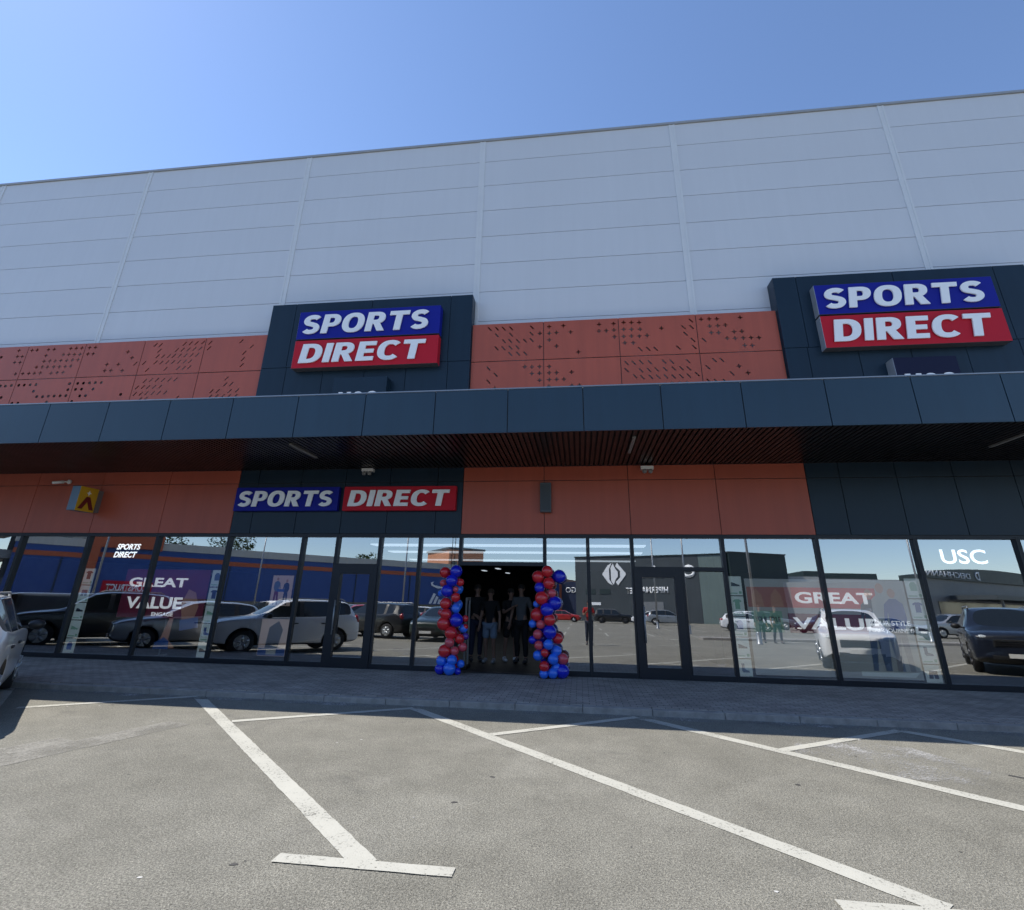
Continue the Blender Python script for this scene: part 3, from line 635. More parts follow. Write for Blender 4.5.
# wall speaker, emergency lamps, camera, all fixed to the cladding
e = empty('wall_speaker', (-.705, 11.6, 3.34), 'slim anthracite box fixed to the orange cladding above the doorway', 'speaker')
mb = MB(); mb.box(-.83, -.58, 11.44, 11.585, 3.36, 4.02); mb.bevel(.02, 3); obj('housing', mb, plain('speaker_grey', (.075, .09, .105), .45), e)
mb = MB(); mb.box(-.81, -.60, 11.432, 11.438, 3.40, 3.98); obj('grille', mb, plain('speaker_grille', (.05, .062, .075), .6), e)
mb = MB(); mb.box(-.75, -.66, 11.585, 11.6, 3.5, 3.9); obj('mount', mb, K_BLACK, e)
for x, z, lb in ((-4.95, 4.36, 'twin spot emergency lamp under the canopy above the red half of the long sign'), (1.56, 4.33, 'twin spot emergency lamp at the top of the orange cladding')):
    e = empty('emergency_lamp', (x, 11.6, z-.16), lb, 'lamp', 'emergency lamps under the canopy')
    mb = MB(); mb.box(x-.14, x+.14, 11.46, 11.6, z-.025, z+.05); mb.bevel(.01, 2); obj('body', mb, K_WHITE, e)
    for s_ in (-1, 1):
        mb = MB(); mb.lathe([(.018, .03), (.045, .02), (.05, -.03), (.042, -.045)], 'y', (x+s_*.065, 11.48, z-.075), 14); hd = obj('spot_head', mb, K_GREY, e)
        mb = MB(); mb.lathe([(.038, -.046), (.03, -.052)], 'y', (x+s_*.065, 11.48, z-.075), 14); obj('lens', mb, LAMP_OFF, hd)
e = empty('security_camera', (-12.75, 11.6, 4.1), 'white bullet camera above the yellow projecting sign', 'camera')
mb = MB(); mb.lathe([(.05, 0), (.06, .03), (.05, .05)], 'y', (-12.98, 11.54, 4.18), 14); obj('mount', mb, K_WHITE, e)
mb = MB(); mb.tube([(-13.00, 11.54, 4.18), (-13.06, 11.46, 4.16)], .016, 8); obj('arm', mb, K_WHITE, e)
mb = MB(); mb.tube([(-13.04, 11.48, 4.16), (-13.24, 11.37, 4.12)], .036, 14); bd = obj('barrel', mb, K_WHITE, e)
mb = MB(); mb.tube([(-13.238, 11.371, 4.1205), (-13.245, 11.367, 4.119)], .03, 14); obj('lens', mb, K_BLACK, bd)

# ------------------------------------------------------------------ vehicles
CAR_GLASS = plain('car_glass', (.012, .016, .018), .06, var=.02, spec=.8)
TYRE = plain('tyre', (.018, .018, .019), .85, bump=.3); RIM = plain('alloy', (.45, .46, .47), .3, .8); RIMD = plain('dark_wheel', (.05, .05, .055), .4, .5)
HEADL = plain('headlight', (.55, .60, .62), .12, var=.1, coat=1); TAILL = plain('tail_light', (.30, .012, .012), .2, coat=.6)
PLATE = plain('number_plate', (.75, .75, .72), .4); BADGE = plain('chrome', (.6, .6, .6), .15, .9)
def paint(name, c, metal=.0): return plain(name, c, .32, metal, .04, coat=.7)
P_WHITE = paint('white_car_paint', (.74, .75, .76)); P_SILVER = paint('silver_car_paint', (.40, .415, .43), .5); P_BLACK = paint('black_car_paint', (.012, .013, .015))
P_GREEN = paint('dark_green_paint', (.018, .032, .026)); P_NAVY = paint('dark_navy_paint', (.010, .014, .026)); P_RED = paint('red_car_paint', (.42, .02, .018)); P_GREY = paint('grey_car_paint', (.13, .145, .155), .3)
P_BLUEGREY = paint('pale_blue_grey_paint', (.26, .29, .32), .3)

def car(name, S, wheels, wr, hw, mirror, head, tail, grille, plates, rails=False, rim=RIM, flare=False):
    """S: stations from nose to tail (x, bottom, belt, top, half width, roof half width, kind of the span to the next)
    kinds: b body, w windscreen, s side glass, p pillar, r rear window"""
    root = empty(name, (0, 0, 0))
    bm = bmesh.new(); cl = bm.edges.layers.float.new('crease_edge'); rings = []
    for x, zb, be, tp, hwid, rw, kd in S:
        half = [(.0, zb), (.72*hwid, zb), (.96*hwid, zb+.07), (hwid, zb+.42*(be-zb)), (.985*hwid, be-.07), (.95*hwid, be), (rw, tp-.045), (.88*rw, tp-.008), (0, tp+.022)]
        r = [bm.verts.new((x, -y, z)) for y, z in half] + [bm.verts.new((x, y, z)) for y, z in half[-2:0:-1]]
        rings.append(r)
    n = len(rings[0])
    for i in range(len(S)-1):
        kd = S[i][6]
        for k in range(n):
            f = bm.faces.new((rings[i][k], rings[i][(k+1) % n], rings[i+1][(k+1) % n], rings[i+1][k]))
            side = k in (5, n-6); top = k in (7, n-8)
            if side and kd in 'sw': f.material_index = 1 if kd == 's' else 3
            if side and kd == 'p': f.material_index = 2
            if top and kd == 'w': f.material_index = 4
            if top and kd == 'r': f.material_index = 5
            if k in (0, 1, n-1, n-2): f.material_index = 2
            f.smooth = True
    for r in (rings[0], rings[-1][::-1]):
        f = bm.faces.new(r[::-1]); f.smooth = True
    for e in bm.edges:
        fs = e.link_faces
        if len(fs) == 2 and fs[0].material_index != fs[1].material_index: e[cl] = .75
    for i, r in enumerate(rings):
        for k in (2, n-2):
            pass
    bmesh.ops.recalc_face_normals(bm, faces=bm.faces[:])
    me = bpy.data.meshes.new('c'); bm.to_mesh(me); bm.free()
    for M in (P_GREY, CAR_GLASS, K_BLACK, CAR_GLASS, CAR_GLASS, CAR_GLASS): me.materials.append(M)
    o = bpy.data.objects.new('c', me); col.objects.link(o)
    sb = o.modifiers.new('s', 'SUBSURF'); sb.levels = 2; sb.render_levels = 2
    cuts = []
    for x in wheels:
        for s in (-1, 1):
            cb = MB(); cb.lathe([(wr+.075, -.16), (wr+.075, .2)], 'y', (x, s*(hw-.06), wr), 28, 2)
            cm = bpy.data.meshes.new('k'); bmesh.ops.recalc_face_normals(cb.bm, faces=cb.bm.faces[:]); cb.bm.to_mesh(cm); cb.bm.free()
            for M in (P_GREY, CAR_GLASS, K_BLACK): cm.materials.append(M)
            co = bpy.data.objects.new('k', cm); col.objects.link(co); cuts.append(co)
            md = o.modifiers.new('b', 'BOOLEAN'); md.operation = 'DIFFERENCE'; md.object = co; md.solver = 'EXACT'
    me = evaluated(o)
    for c_ in cuts: bpy.data.objects.remove(c_)
    # split by material: the painted body and the panes become parts of their own
    for mi, nm in ((0, 'body'), (1, 'side_window'), (3, 'side_window'), (4, 'windscreen'), (5, 'rear_window')):
        bm = bmesh.new(); bm.from_mesh(me)
        keep = (0, 2) if mi == 0 else (mi,)
        bmesh.ops.delete(bm, geom=[f for f in bm.faces if f.material_index not in keep], context='FACES')
        if not bm.faces: bm.free(); continue
        if mi in (1, 3):
            for s in (-1, 1):
                b2 = bm.copy(); bmesh.ops.delete(b2, geom=[f for f in b2.faces if f.calc_center_median().y*s < 0], context='FACES')
                for f in b2.faces: f.material_index = 0
                if b2.faces: obj(nm, b2, CAR_GLASS, root, local=True, smooth=True)
                else: b2.free()
            bm.free(); continue
        if mi == 0:
            for f in bm.faces: f.material_index = 1 if f.material_index == 2 else 0
            body = obj(nm, bm, [P_GREY, K_BLACK], root, local=True, smooth=False)
            for p in body.data.polygons: p.use_smooth = True
        else:
            for f in bm.faces: f.material_index = 0
            obj(nm, bm, CAR_GLASS, root, local=True, smooth=True)
    bpy.data.meshes.remove(me)
    for x in wheels:
        for s in (-1, 1):
            mb = MB(); mb.lathe([(wr*.62, -.10), (wr*.93, -.105), (wr, -.07), (wr, .07), (wr*.93, .105), (wr*.62, .10)], 'y', (x, s*(hw-.13), wr), 28)
            wh = obj('wheel', mb, TYRE, root, local=True)
            mb = MB(); yy = s*(hw-.13)+s*.085
            mb.lathe([(wr*.62, -.03), (wr*.64, .02), (wr*.58, .022), (wr*.56, -.02)], 'y', (x, yy, wr), 24)
            for q in range(5):
                a = q*2*math.pi/5+.3; ca, sa = math.cos(a), math.sin(a)
                p0 = Vector((x, yy+s*.01, wr)); p1 = p0+Vector((ca, 0, sa))*wr*.58
                mb.tube([p0, p1], .035, 6, r1=.05)
            mb.lathe([(.06, -.02), (.06, .03), (.02, .035)], 'y', (x, yy, wr), 12)
            obj('rim', mb, rim, wh, local=True)
    bw = lambda x: None
    for s in (-1, 1):
        mx, mz = mirror
        mb = MB(); mb.ball((mx, s*(hw+.10), mz), .085, .115, .085, 14, 8); mb.box(mx-.02, mx+.05, s*(hw-.12) if s > 0 else -(hw+.05), s*(hw+.05) if s > 0 else -(hw-.12), mz-.06, mz-.02)
        obj('mirror', mb, K_BLACK, root, local=True)
        hx, hy, hz, a, b_, c_ = head
        mb = MB(); mb.ball((hx, s*hy, hz), a, b_, c_, 16, 10); obj('headlight', mb, HEADL, root, local=True)
        hx, hy, hz, a, b_, c_ = tail
        mb = MB(); mb.ball((hx, s*hy, hz), a, b_, c_, 16, 10); obj('tail_light', mb, TAILL, root, local=True)
        if rails:
            mb = MB(); mb.tube([(rails[0], s*rails[2], rails[3]-.02), (rails[0]-.12, s*rails[2], rails[3]+.045), (rails[1]+.12, s*rails[2], rails[3]+.045), (rails[1], s*rails[2], rails[3]-.02)], .02, 8); obj('roof_rail', mb, K_GREY, root, local=True)
        for x in (-.05, -.95):
            mb = MB(); mb.box(x-.10, x+.10, s*(hw-.005)-.02, s*(hw-.005)+.02, S[5][2]-.20, S[5][2]-.165); mb.bevel(.006, 1); obj('door_handle', mb, K_BLACK, root, local=True)
    gx, gw, gz0, gz1 = grille
    mb = MB(); mb.box(gx-.12, gx, -gw, gw, gz0, gz1); mb.bevel(.03, 3)
    for i in range(3):
        zz = gz0+(gz1-gz0)*(i+1)/4; mb.box(gx-.01, gx+.012, -gw*.92, gw*.92, zz-.008, zz+.008)
    obj('grille', mb, K_BLACK, root, local=True)
    mb = MB(); mb.box(gx-.2, gx+.005, -gw*1.15, gw*1.15, S[0][1]-.02, S[0][1]+.10); mb.bevel(.03, 3); obj('bumper', mb, K_BLACK, root, local=True)
    mb = MB(); mb.box(gx+.006, gx+.02, -.26, .26, plates[0], plates[0]+.11); obj('number_plate', mb, PLATE, root, local=True)
    mb = MB(); mb.box(S[-1][0]-.03, S[-1][0]-.016, -.26, .26, plates[1], plates[1]+.11); obj('number_plate', mb, PLATE, root, local=True)
    return root
def recolour(c, M):
    for ch in c.children:
        if ch.name.startswith('body'):
            s = ch.material_slots[0]; s.link = 'OBJECT'; s.material = M
            if M in (P_WHITE, P_SILVER): pass
    return c
def place(c, x, y, ang, M, label, cat='car', group=None):
    c.location = (x, y, .004); c.rotation_euler = (0, 0, ang); recolour(c, M)
    for k in ('label', 'category', 'group'):
        if k in c: del c[k]
    return tag(c, label, cat, group)
# stations: x, bottom, belt, top, half width, roof half width, span kind
suv = car('parked_suv', [(2.16, .40, .80, .83, .66, .52, 'b'), (2.08, .27, .92, .95, .80, .64, 'b'), (1.80, .23, 1.0, 1.03, .885, .72, 'b'), (1.2, .22, 1.045, 1.09, .90, .75, 'b'), (.92, .22, 1.06, 1.12, .90, .76, 'w'),
    (.22, .22, 1.075, 1.60, .90, .64, 's'), (-.18, .22, 1.08, 1.64, .90, .655, 'p'), (-.28, .22, 1.08, 1.645, .90, .655, 's'), (-1.08, .22, 1.10, 1.635, .90, .645, 'p'), (-1.20, .22, 1.11, 1.63, .90, .64, 's'), (-1.62, .23, 1.15, 1.59, .895, .62, 'p'), (-1.82, .24, 1.13, 1.56, .885, .60, 'r'),
    (-2.06, .27, 1.06, 1.10, .86, .68, 'b'), (-2.14, .34, .92, .96, .80, .62, 'b'), (-2.17, .42, .80, .84, .70, .54, 'b')],
    (1.33, -1.33), .345, .90, (.72, 1.12), (2.0, .60, .84, .14, .17, .085), (-2.03, .74, .98, .11, .10, .18), (2.16, .44, .62, .82), (.47, .72), rails=(.15, -1.65, .60, 1.62))
big = car('large_suv', [(2.36, .42, .95, .98, .74, .60, 'b'), (2.28, .30, 1.05, 1.08, .88, .74, 'b'), (2.0, .26, 1.13, 1.16, .975, .82, 'b'), (1.3, .25, 1.17, 1.21, .99, .84, 'b'), (1.0, .25, 1.18, 1.23, .99, .85, 'w'),
    (.35, .25, 1.19, 1.76, .99, .72, 's'), (-.15, .25, 1.19, 1.80, .99, .735, 'p'), (-.27, .25, 1.19, 1.805, .99, .735, 's'), (-1.15, .25, 1.20, 1.80, .99, .725, 'p'), (-1.29, .25, 1.20, 1.80, .99, .72, 's'), (-1.95, .26, 1.22, 1.76, .98, .70, 'p'), (-2.15, .27, 1.2, 1.72, .97, .69, 'r'),
    (-2.30, .30, 1.12, 1.17, .94, .78, 'b'), (-2.37, .38, .95, 1.0, .88, .7, 'b'), (-2.40, .45, .85, .9, .78, .62, 'b')],
    (1.45, -1.45), .385, .99, (.82, 1.24), (2.2, .66, .98, .13, .17, .07), (-2.26, .82, 1.02, .09, .09, .16), (2.36, .50, .72, .94), (.46, .80), rails=(.2, -1.9, .68, 1.79), rim=RIMD)
hatch = car('parked_hatchback', [(2.10, .38, .68, .71, .62, .50, 'b'), (2.02, .25, .80, .83, .77, .62, 'b'), (1.75, .20, .88, .91, .855, .70, 'b'), (1.2, .19, .945, .985, .875, .73, 'b'), (1.0, .19, .96, 1.01, .875, .74, 'w'),
    (.15, .19, .985, 1.44, .875, .61, 's'), (-.22, .19, .995, 1.485, .875, .625, 'p'), (-.31, .19, .995, 1.49, .875, .625, 's'), (-1.05, .19, 1.01, 1.475, .875, .615, 'p'), (-1.17, .19, 1.015, 1.465, .875, .61, 's'), (-1.52, .20, 1.05, 1.42, .87, .59, 'p'), (-1.68, .21, 1.04, 1.39, .86, .58, 'r'),
    (-2.0, .25, .98, 1.03, .83, .66, 'b'), (-2.08, .32, .85, .9, .78, .6, 'b'), (-2.11, .40, .72, .76, .68, .52, 'b')],
    (1.28, -1.28), .315, .875, (.72, 1.03), (1.93, .58, .74, .15, .17, .07), (-1.98, .70, .93, .12, .12, .10), (2.10, .42, .48, .60), (.34, .62))
van = car('parked_van', [(2.18, .40, .86, .89, .66, .52, 'b'), (2.10, .26, 1.0, 1.03, .82, .66, 'b'), (1.88, .22, 1.1, 1.13, .90, .74, 'b'), (1.55, .21, 1.15, 1.20, .91, .77, 'b'), (1.38, .21, 1.16, 1.22, .91, .78, 'w'),
    (.75, .21, 1.17, 1.74, .91, .72, 's'), (.15, .21, 1.18, 1.83, .91, .74, 'p'), (.02, .21, 1.18, 1.835, .91, .74, 'b'), (-1.0, .21, 1.18, 1.84, .91, .74, 'b'), (-1.1, .21, 1.18, 1.84, .91, .74, 'b'), (-1.9, .22, 1.2, 1.83, .905, .735, 'b'), (-2.05, .23, 1.2, 1.80, .9, .73, 'r'),
    (-2.16, .27, 1.14, 1.20, .88, .76, 'b'), (-2.20, .34, .95, 1.0, .84, .72, 'b'), (-2.22, .42, .8, .85, .78, .66, 'b')],
    (1.42, -1.38), .325, .91, (1.10, 1.22), (2.0, .62, .86, .15, .16, .11), (-2.16, .80, 1.0, .07, .07, .2), (2.18, .44, .50, .66), (.40, .78))
NOSE = math.atan2(.7108, -.7034)                       # parked nose towards the kerb
def bay(k, back=0): 
    ap = Vector((-6.11+k*pitch, 8.51)); mid = ap+Vector((-.89, -.685)); return mid+d*(2.25+back)
KG = 'cars parked along the kerb'
def row(c, x, y, ang, zs, M, lb, ct='car', g=KG):
    place(c, x, y, ang, M, lb, ct, g); c.scale = (1, 1, zs)
row(suv, -9.2, 7.0, NOSE, .91, P_WHITE, 'white SUV parked nose to the kerb at the left edge beside the first bay line', g=None)
p = bay(-2); row(hatch, p.x-.2, p.y+.7, NOSE, .93, P_SILVER, 'silver hatchback on the far side of the white SUV, mirrored in the glass')
p = bay(-3); row(copy_tree(suv), p.x-.2, p.y+.7, NOSE, .97, P_BLACK, 'black SUV beyond the silver hatchback, mirrored in the shop glass')
row(copy_tree(suv), 7.84, 5.85, R(110), .93, P_WHITE, 'white SUV facing the shop windows on the right, mirrored in the glass')
row(big, 12.0, 5.8, R(119), .90, P_NAVY, 'dark navy large SUV facing the shop at the far right, seen mirrored in the glass')
p = bay(7, .1); row(copy_tree(hatch), p.x, p.y, NOSE, .95, P_GREEN, 'dark green hatchback beyond the navy SUV at the far right')
p = bay(-4); row(van, p.x, p.y+.5, NOSE, .85, P_GREY, 'grey van parked beyond the black SUV at the far left', 'van')
GC = 'cars mirrored in the shop glass'
for o, x, y, a, M, lb, ct in (
    (suv, -9.6, -2.0, R(200), P_BLACK, 'black SUV parked across the lane behind the white SUV', 'car'),
    (hatch, -6.2, -1.2, R(95), P_GREEN, 'dark green hatchback with its tail to the shop across the lane', 'car'),
    (hatch, -9.6, -13.0, R(170), P_RED, 'red hatchback in the middle rows of the car park near the white hatchbacks', 'car'),
    (hatch, -12.6, -17.5, R(180), P_WHITE, 'white hatchback beside the red one in the middle rows', 'car'),
    (van, -17.0, -5.6, R(178), P_WHITE, 'white panel van standing behind the silver hatchback', 'van'),
    (suv, -25.2, 1.0, R(186), P_WHITE, 'white SUV across the lane at the far left', 'car'),
    (hatch, -26, -11.0, R(20), P_SILVER, 'silver hatchback far left in front of the blue store', 'car'),
    (hatch, -38, -16.0, R(120), P_GREY, 'grey hatchback far left beside the silver one in front of the blue store', 'car'),
    (hatch, -31, -13.6, R(115), P_NAVY, 'navy hatchback between the silver and grey hatchbacks far left', 'car'),
    (hatch, -2.0, -48.0, R(8), P_RED, 'red hatchback parked in front of the dark hypermarket', 'car'),
    (hatch, -6.8, -50, R(172), P_WHITE, 'white hatchback left of the red hatchback by the dark hypermarket', 'car'),
    (big, 4.2, -47.0, R(8), P_BLACK, 'black large SUV before the dark hypermarket wall', 'car'),
    (hatch, 8.2, -46.5, R(172), P_WHITE, 'white hatchback right of the black SUV before the hypermarket wall', 'car'),
    (suv, 9.3, -38.0, R(5), P_BLUEGREY, 'pale blue grey estate SUV standing alone in the open lot', 'car'),
    (van, 16.6, -36, R(188), P_WHITE, 'white van by the kerbed island in front of the green grey building', 'van'),
    (suv, 17.4, -31, R(12), P_GREY, 'grey SUV beside the white van by the kerbed island', 'car'),
    (hatch, 22.5, -30, R(160), P_WHITE, 'white hatchback in front of the red banner building', 'car'),
    (hatch, 29, -33, R(20), P_SILVER, 'silver hatchback in front of the red banner building', 'car'),
    (big, -45, -26, R(130), P_BLACK, 'black SUV at the far end of the blue store', 'car'),
    (hatch, -21, -36, R(140), P_SILVER, 'silver hatchback parked along the middle of the blue store', 'car'),
    (hatch, -17.2, -39, R(140), P_BLUEGREY, 'blue grey hatchback parked along the right part of the blue store', 'car'),
    (van, -29, -31, R(140), P_WHITE, 'white van parked along the blue store front', 'van'),
    (hatch, -12.4, -6.0, R(150), P_RED, 'red hatchback behind the dark green hatchback across the lane', 'car'),
    (hatch, -14.8, -9.4, R(150), P_SILVER, 'silver hatchback behind the red hatchback across the lane', 'car'),
    (suv, -20.6, -13.0, R(150), P_WHITE, 'white SUV in the second row behind the white panel van', 'car'),
    (hatch, -33.5, -2.5, R(160), P_WHITE, 'white hatchback across the lane left of the white SUV', 'car'),
    (suv, -39, -6.0, R(165), P_GREY, 'grey SUV across the lane at the far left end', 'car'),
    (hatch, 13.6, -24.0, R(10), P_WHITE, 'white hatchback near the two walking people before the banner building', 'car'),
    (hatch, 18.6, -22.0, R(165), P_NAVY, 'navy hatchback right of the white one before the banner building', 'car'),
    (suv, 25.0, -18.0, R(170), P_SILVER, 'silver SUV before the curved fascia building', 'car'),
    (hatch, -6.8, -36.0, R(90), P_SILVER, 'silver hatchback tail on in front of the navy annex block', 'car')):
    c = copy_tree(o)
    for ch in c.children:                                        # these stand far off: keep them light
        pass
    place(c, x, y, a, M, lb, ct, GC)

# ------------------------------------------------------------------ the surroundings behind the photographer (seen in the glass)
Z_BLUE = panel_mat('blue_cladding', (.018, .070, .27), .45, 0, .12); Z_CREAM = panel_mat('cream_cladding', (.50, .49, .45), .5, 0, .12)
Z_ORG = panel_mat('orange_stripe', (.46, .10, .035), .45, 0, .1); Z_DGREY = panel_mat('graphite_cladding', (.058, .070, .078), .5, 0, .2)
Z_GREEN = panel_mat('green_grey_cladding', (.15, .20, .19), .5, 0, .12); Z_DGRN = panel_mat('dark_green_cladding', (.022, .040, .042), .5, 0, .12)
Z_GREY = panel_mat('mid_grey_cladding', (.20, .21, .22), .5, 0, .15); Z_GLZ = plain('far_glazing', (.02, .028, .034), .12, spec=.8)
Z_PLASTER = concrete_mat('plaster', (.30, .28, .25), (.42, .40, .36), .5); Z_SALMON = concrete_mat('salmon_plaster', (.50, .22, .12), (.60, .28, .16), .5)
def site(name, A, Bp, label, cat='building', group=None):
    A, Bp = Vector(A), Vector(Bp); v = Bp-A
    e = empty(name, (A.x, A.y, 0), label, cat, group, math.atan2(v.y, v.x)); return e, v.length
def lpart(name, M, parent, *boxes):
    mb = MB()
    for b in boxes: mb.box(*b)
    return obj(name, mb, M, parent, local=True)
def ltext(parent, word, s0, s1, z, h, y, M=None, **kw):
    """lettering on the local +y face, read from the shop side: starts at s0 (right in the mirror) and runs to s1 < s0"""
    mb = MB(); text_on(mb, word, (s0, y, z), (-1, 0, 0), s0-s1, h, **kw); return obj('lettering', mb, M or S_WHITE, parent, local=True)
# blue store
e, L = site('blue_store', (-59.98, -26.32), (-3.6, -77.81), 'long deep blue store with an orange stripe and cream parapet, mirrored in the left windows')
lpart('wall', Z_BLUE, e, (0, L, -26, 0, 0, 7.12)); lpart('parapet', Z_CREAM, e, (-.1, L+.1, -26.1, .12, 7.12, 8.0)); lpart('stripe', Z_ORG, e, (0, L, 0, .07, 5.93, 6.45))
lpart('shopfront', Z_GLZ, e, (1, L-1, 0, .05, .15, 1.75)); lpart('portal', Z_ORG, e, (6.4, 13.2, -1, .55, 7.0, 9.0), (6.4, 7.3, -1, .55, 1.9, 7.0))
sg = lpart('sign_board', S_RED, e, (8.3, 13.1, 0, .16, 1.85, 3.4)); ltext(sg, 'CONSTRUCT', 12.7, 8.7, 2.3, .75, .19, depth=.03, fat=.03)
mb = MB(); mb.prism([(52.6, .06, 4.35), (51.0, .06, 4.15), (49.9, .06, 4.55), (49.75, .06, 5.0), (50.3, .06, 5.2), (50.05, .06, 4.9), (50.25, .06, 4.68), (51.0, .06, 4.52)], (0, .05, 0)); obj('swoosh_mark', mb, S_WHITE, e, local=True)
mb = MB()
for i in range(3): mb.prism([(49.6+i*.75, .06, 1.9), (50.05+i*.75, .06, 1.9), (50.75+i*.5, .06, 3.3-i*.42), (50.35+i*.5, .06, 3.45-i*.42)], (0, .05, 0))
obj('stripe_mark', mb, S_WHITE, e, local=True)
for i in range(9): lpart('downpipe', Z_DGRN, e, (4+i*8.4, 4.1+i*8.4, .0, .1, .1, 5.9))
# hypermarket
e, L = site('hypermarket', (-.6, -59.06), (19.4, -50.40), 'dark graphite hypermarket box with white lettering and emblem, mirrored right of the doorway')
lpart('wall', Z_DGREY, e, (0, L-3.6, -40, 0, 0, 8.95)); lpart('corner_wall', Z_GREEN, e, (L-3.58, L, -40, -.02, 0, 8.9)); lpart('coping', Z_DGRN, e, (-.1, L, -40, .1, 8.96, 9.1))
ltext(e, 'Carrefour', 17.8, 8.8, 5.75, 1.95, .02, fat=.03, depth=.06); ltext(e, 'HIPERMARKET', 13.8, 7.9, 3.75, .82, .02, fat=.03, depth=.05)
mb = MB(); cx, cz = 6.2, 6.5                          # emblem: two arrow heads around a C
mb.prism([(cx-.25, .02, cz+1.6), (cx-.9, .02, cz+1.25), (cx-1.75, .02, cz+.1), (cx-1.75, .02, cz-.1), (cx-.9, .02, cz-1.25), (cx-.25, .02, cz-1.6), (cx-.72, .02, cz-.75), (cx-.72, .02, cz+.75)], (0, .06, 0))
mb.prism([(cx+.55, .02, cz+1.6), (cx+.25, .02, cz+1.1), (cx+.95, .02, cz+.45), (cx+.95, .02, cz-.45), (cx+.25, .02, cz-1.1), (cx+.55, .02, cz-1.6), (cx+1.8, .02, cz-.1), (cx+1.8, .02, cz+.1)], (0, .06, 0))
mb.prism([(cx-.45, .02, cz+.95), (cx-.1, .02, cz+1.5), (cx+.25, .02, cz+.75), (cx+.6, .02, cz+.30), (cx+.6, .02, cz-.30), (cx+.25, .02, cz-.75), (cx-.1, .02, cz-1.5), (cx-.45, .02, cz-.95)], (0, .06, 0)); obj('emblem', mb, S_WHITE, e, local=True)
lpart('vent_grille', Z_DGRN, e, (1.6, 3.2, 0, .05, 3.7, 4.4), (3.9, 5.5, 0, .05, 3.7, 4.4)); lpart('plate', S_WHITE, e, (2.6, 4.0, 0, .05, 2.2, 2.6)); lpart('delivery_door', Z_GREY, e, (10, 13, 0, .06, 0, 2.6))
e, L = site('green_block', (19.8, -50.30), (28.2, -53.9), 'dark green windowless block beside the hypermarket')
lpart('wall', Z_DGRN, e, (0, L, -20, 0, 0, 8.9)); lpart('coping', Z_DGREY, e, (-.1, L+.1, -20.1, .1, 8.9, 9.05)); lpart('entrance', Z_GLZ, e, (1, L-1, 0, .05, .1, 2.8))
e, L = site('annex_store', (-3.3, -77.6), (1.6, -75.8), 'navy shop block with an orange edge between the blue store and the hypermarket')
lpart('wall', plain('navy_cladding', (.014, .022, .06), .5), e, (0, L, -12, 0, 0, 6.3)); lpart('edge_frame', Z_ORG, e, (-.7, -.01, -12, .1, 0, 6.9)); ltext(e, 'HUGO', L-.5, .8, 4.4, .95, .03, fat=.01, depth=.05)
e, L = site('banner_building', (22.9, -55.26), (42.9, -55.4), 'pale retail building with a wide red name band, mirrored in the right windows')
e.location.y += .8
lpart('wall', Z_CREAM, e, (0, L+6, -20, 0, 0, 6.2)); sg = lpart('name_band', plain('band_red', (.36, .025, .02), .5), e, (0, L, 0, .12, 2.6, 4.75)); lpart('upper_block', Z_DGRN, e, (9.5, L-1, -20, -5, 6.2, 7.3)); lpart('shopfront', Z_GLZ, e, (.5, L, 0, .06, .1, 2.45))
ltext(sg, 'Promenada', 13.4, 7.6, 3.15, 1.0, .14, fat=.02, depth=.04)
mb = MB(); mb.prism([(1.7+(1.0 if i % 2 == 0 else .42)*math.sin(i*math.pi/8), .14, 3.65+(1.0 if i % 2 == 0 else .42)*math.cos(i*math.pi/8)) for i in range(16)], (0, .04, 0)); obj('star_mark', mb, S_WHITE, sg, local=True)
e, L = site('canopy_building', (37.0, -40.2), (70, -64.4), 'grey retail building with a curved dark green fascia and canopies at the far right')
lpart('wall', Z_GREY, e, (0, L, -20, 0, 0, 5.35)); mb = MB()
top = [(x, 0, 5.9+.95*math.sin(min(1, x/L)*math.pi)**.8) for x in [L*i/16 for i in range(17)]]
mb.prism([(0, .3, 5.3)]+[(p_[0], .3, p_[2]) for p_ in top]+[(L, .3, 5.3)], (0, -3, 0)); fa = obj('fascia', mb, Z_DGRN, e, local=True)
ltext(fa, 'DEICHMANN', 10.4, .3, 5.52, .62, .32, fat=.01, depth=.04); ltext(fa, 'D', 12.8, 11.7, 5.45, .95, .32, fat=.03, depth=.04)
lpart('canopy_slab', Z_DGREY, e, (4, L, .35, 4.5, 3.1, 3.55)); lpart('shopfront', Z_GLZ, e, (2, L-2, 0, .06, .1, 2.9))
for i in range(6): lpart('canopy_post', Z_GREY, e, (6+i*6, 6.2+i*6, 4.0, 4.2, 0, 3.1))
# flats, an orange house and a parking deck over the blue store's roof
for (x, y, w_, h, M, lb) in ((-86, -62, 16, 15.5, Z_PLASTER, 'pale apartment block rising behind the blue store'), (-101, -44, 18, 17, Z_GREY, 'grey apartment block left of the pale one behind the blue store'), (-30, -104, 9, 14.0, Z_SALMON, 'small orange house block behind the right end of the blue store')):
    e = empty('apartment_block', (x, y, 0), lb, 'building', None, R(-40))
    lpart('wall', M, e, (-w_/2, w_/2, -6, 6, 0, h)); lpart('roof', Z_DGREY, e, (-w_/2-.3, w_/2+.3, -6.3, 6.3, h, h+.5))
    for fl in range(int(h/3)):
        for c_ in range(int(w_/2.6)):
            xx = -w_/2+.8+c_*2.6; wn = lpart('window', Z_GLZ, e, (xx, xx+1.3, 6, 6.04, fl*3+1.0, fl*3+2.4)); lpart('sill', Z_CREAM, wn, (xx-.1, xx+1.4, 6, 6.16, fl*3+.9, fl*3+.99))
e = empty('parking_deck', (-66, -17, 0), 'grey open parking deck left of the blue store', 'building', None, R(-60))
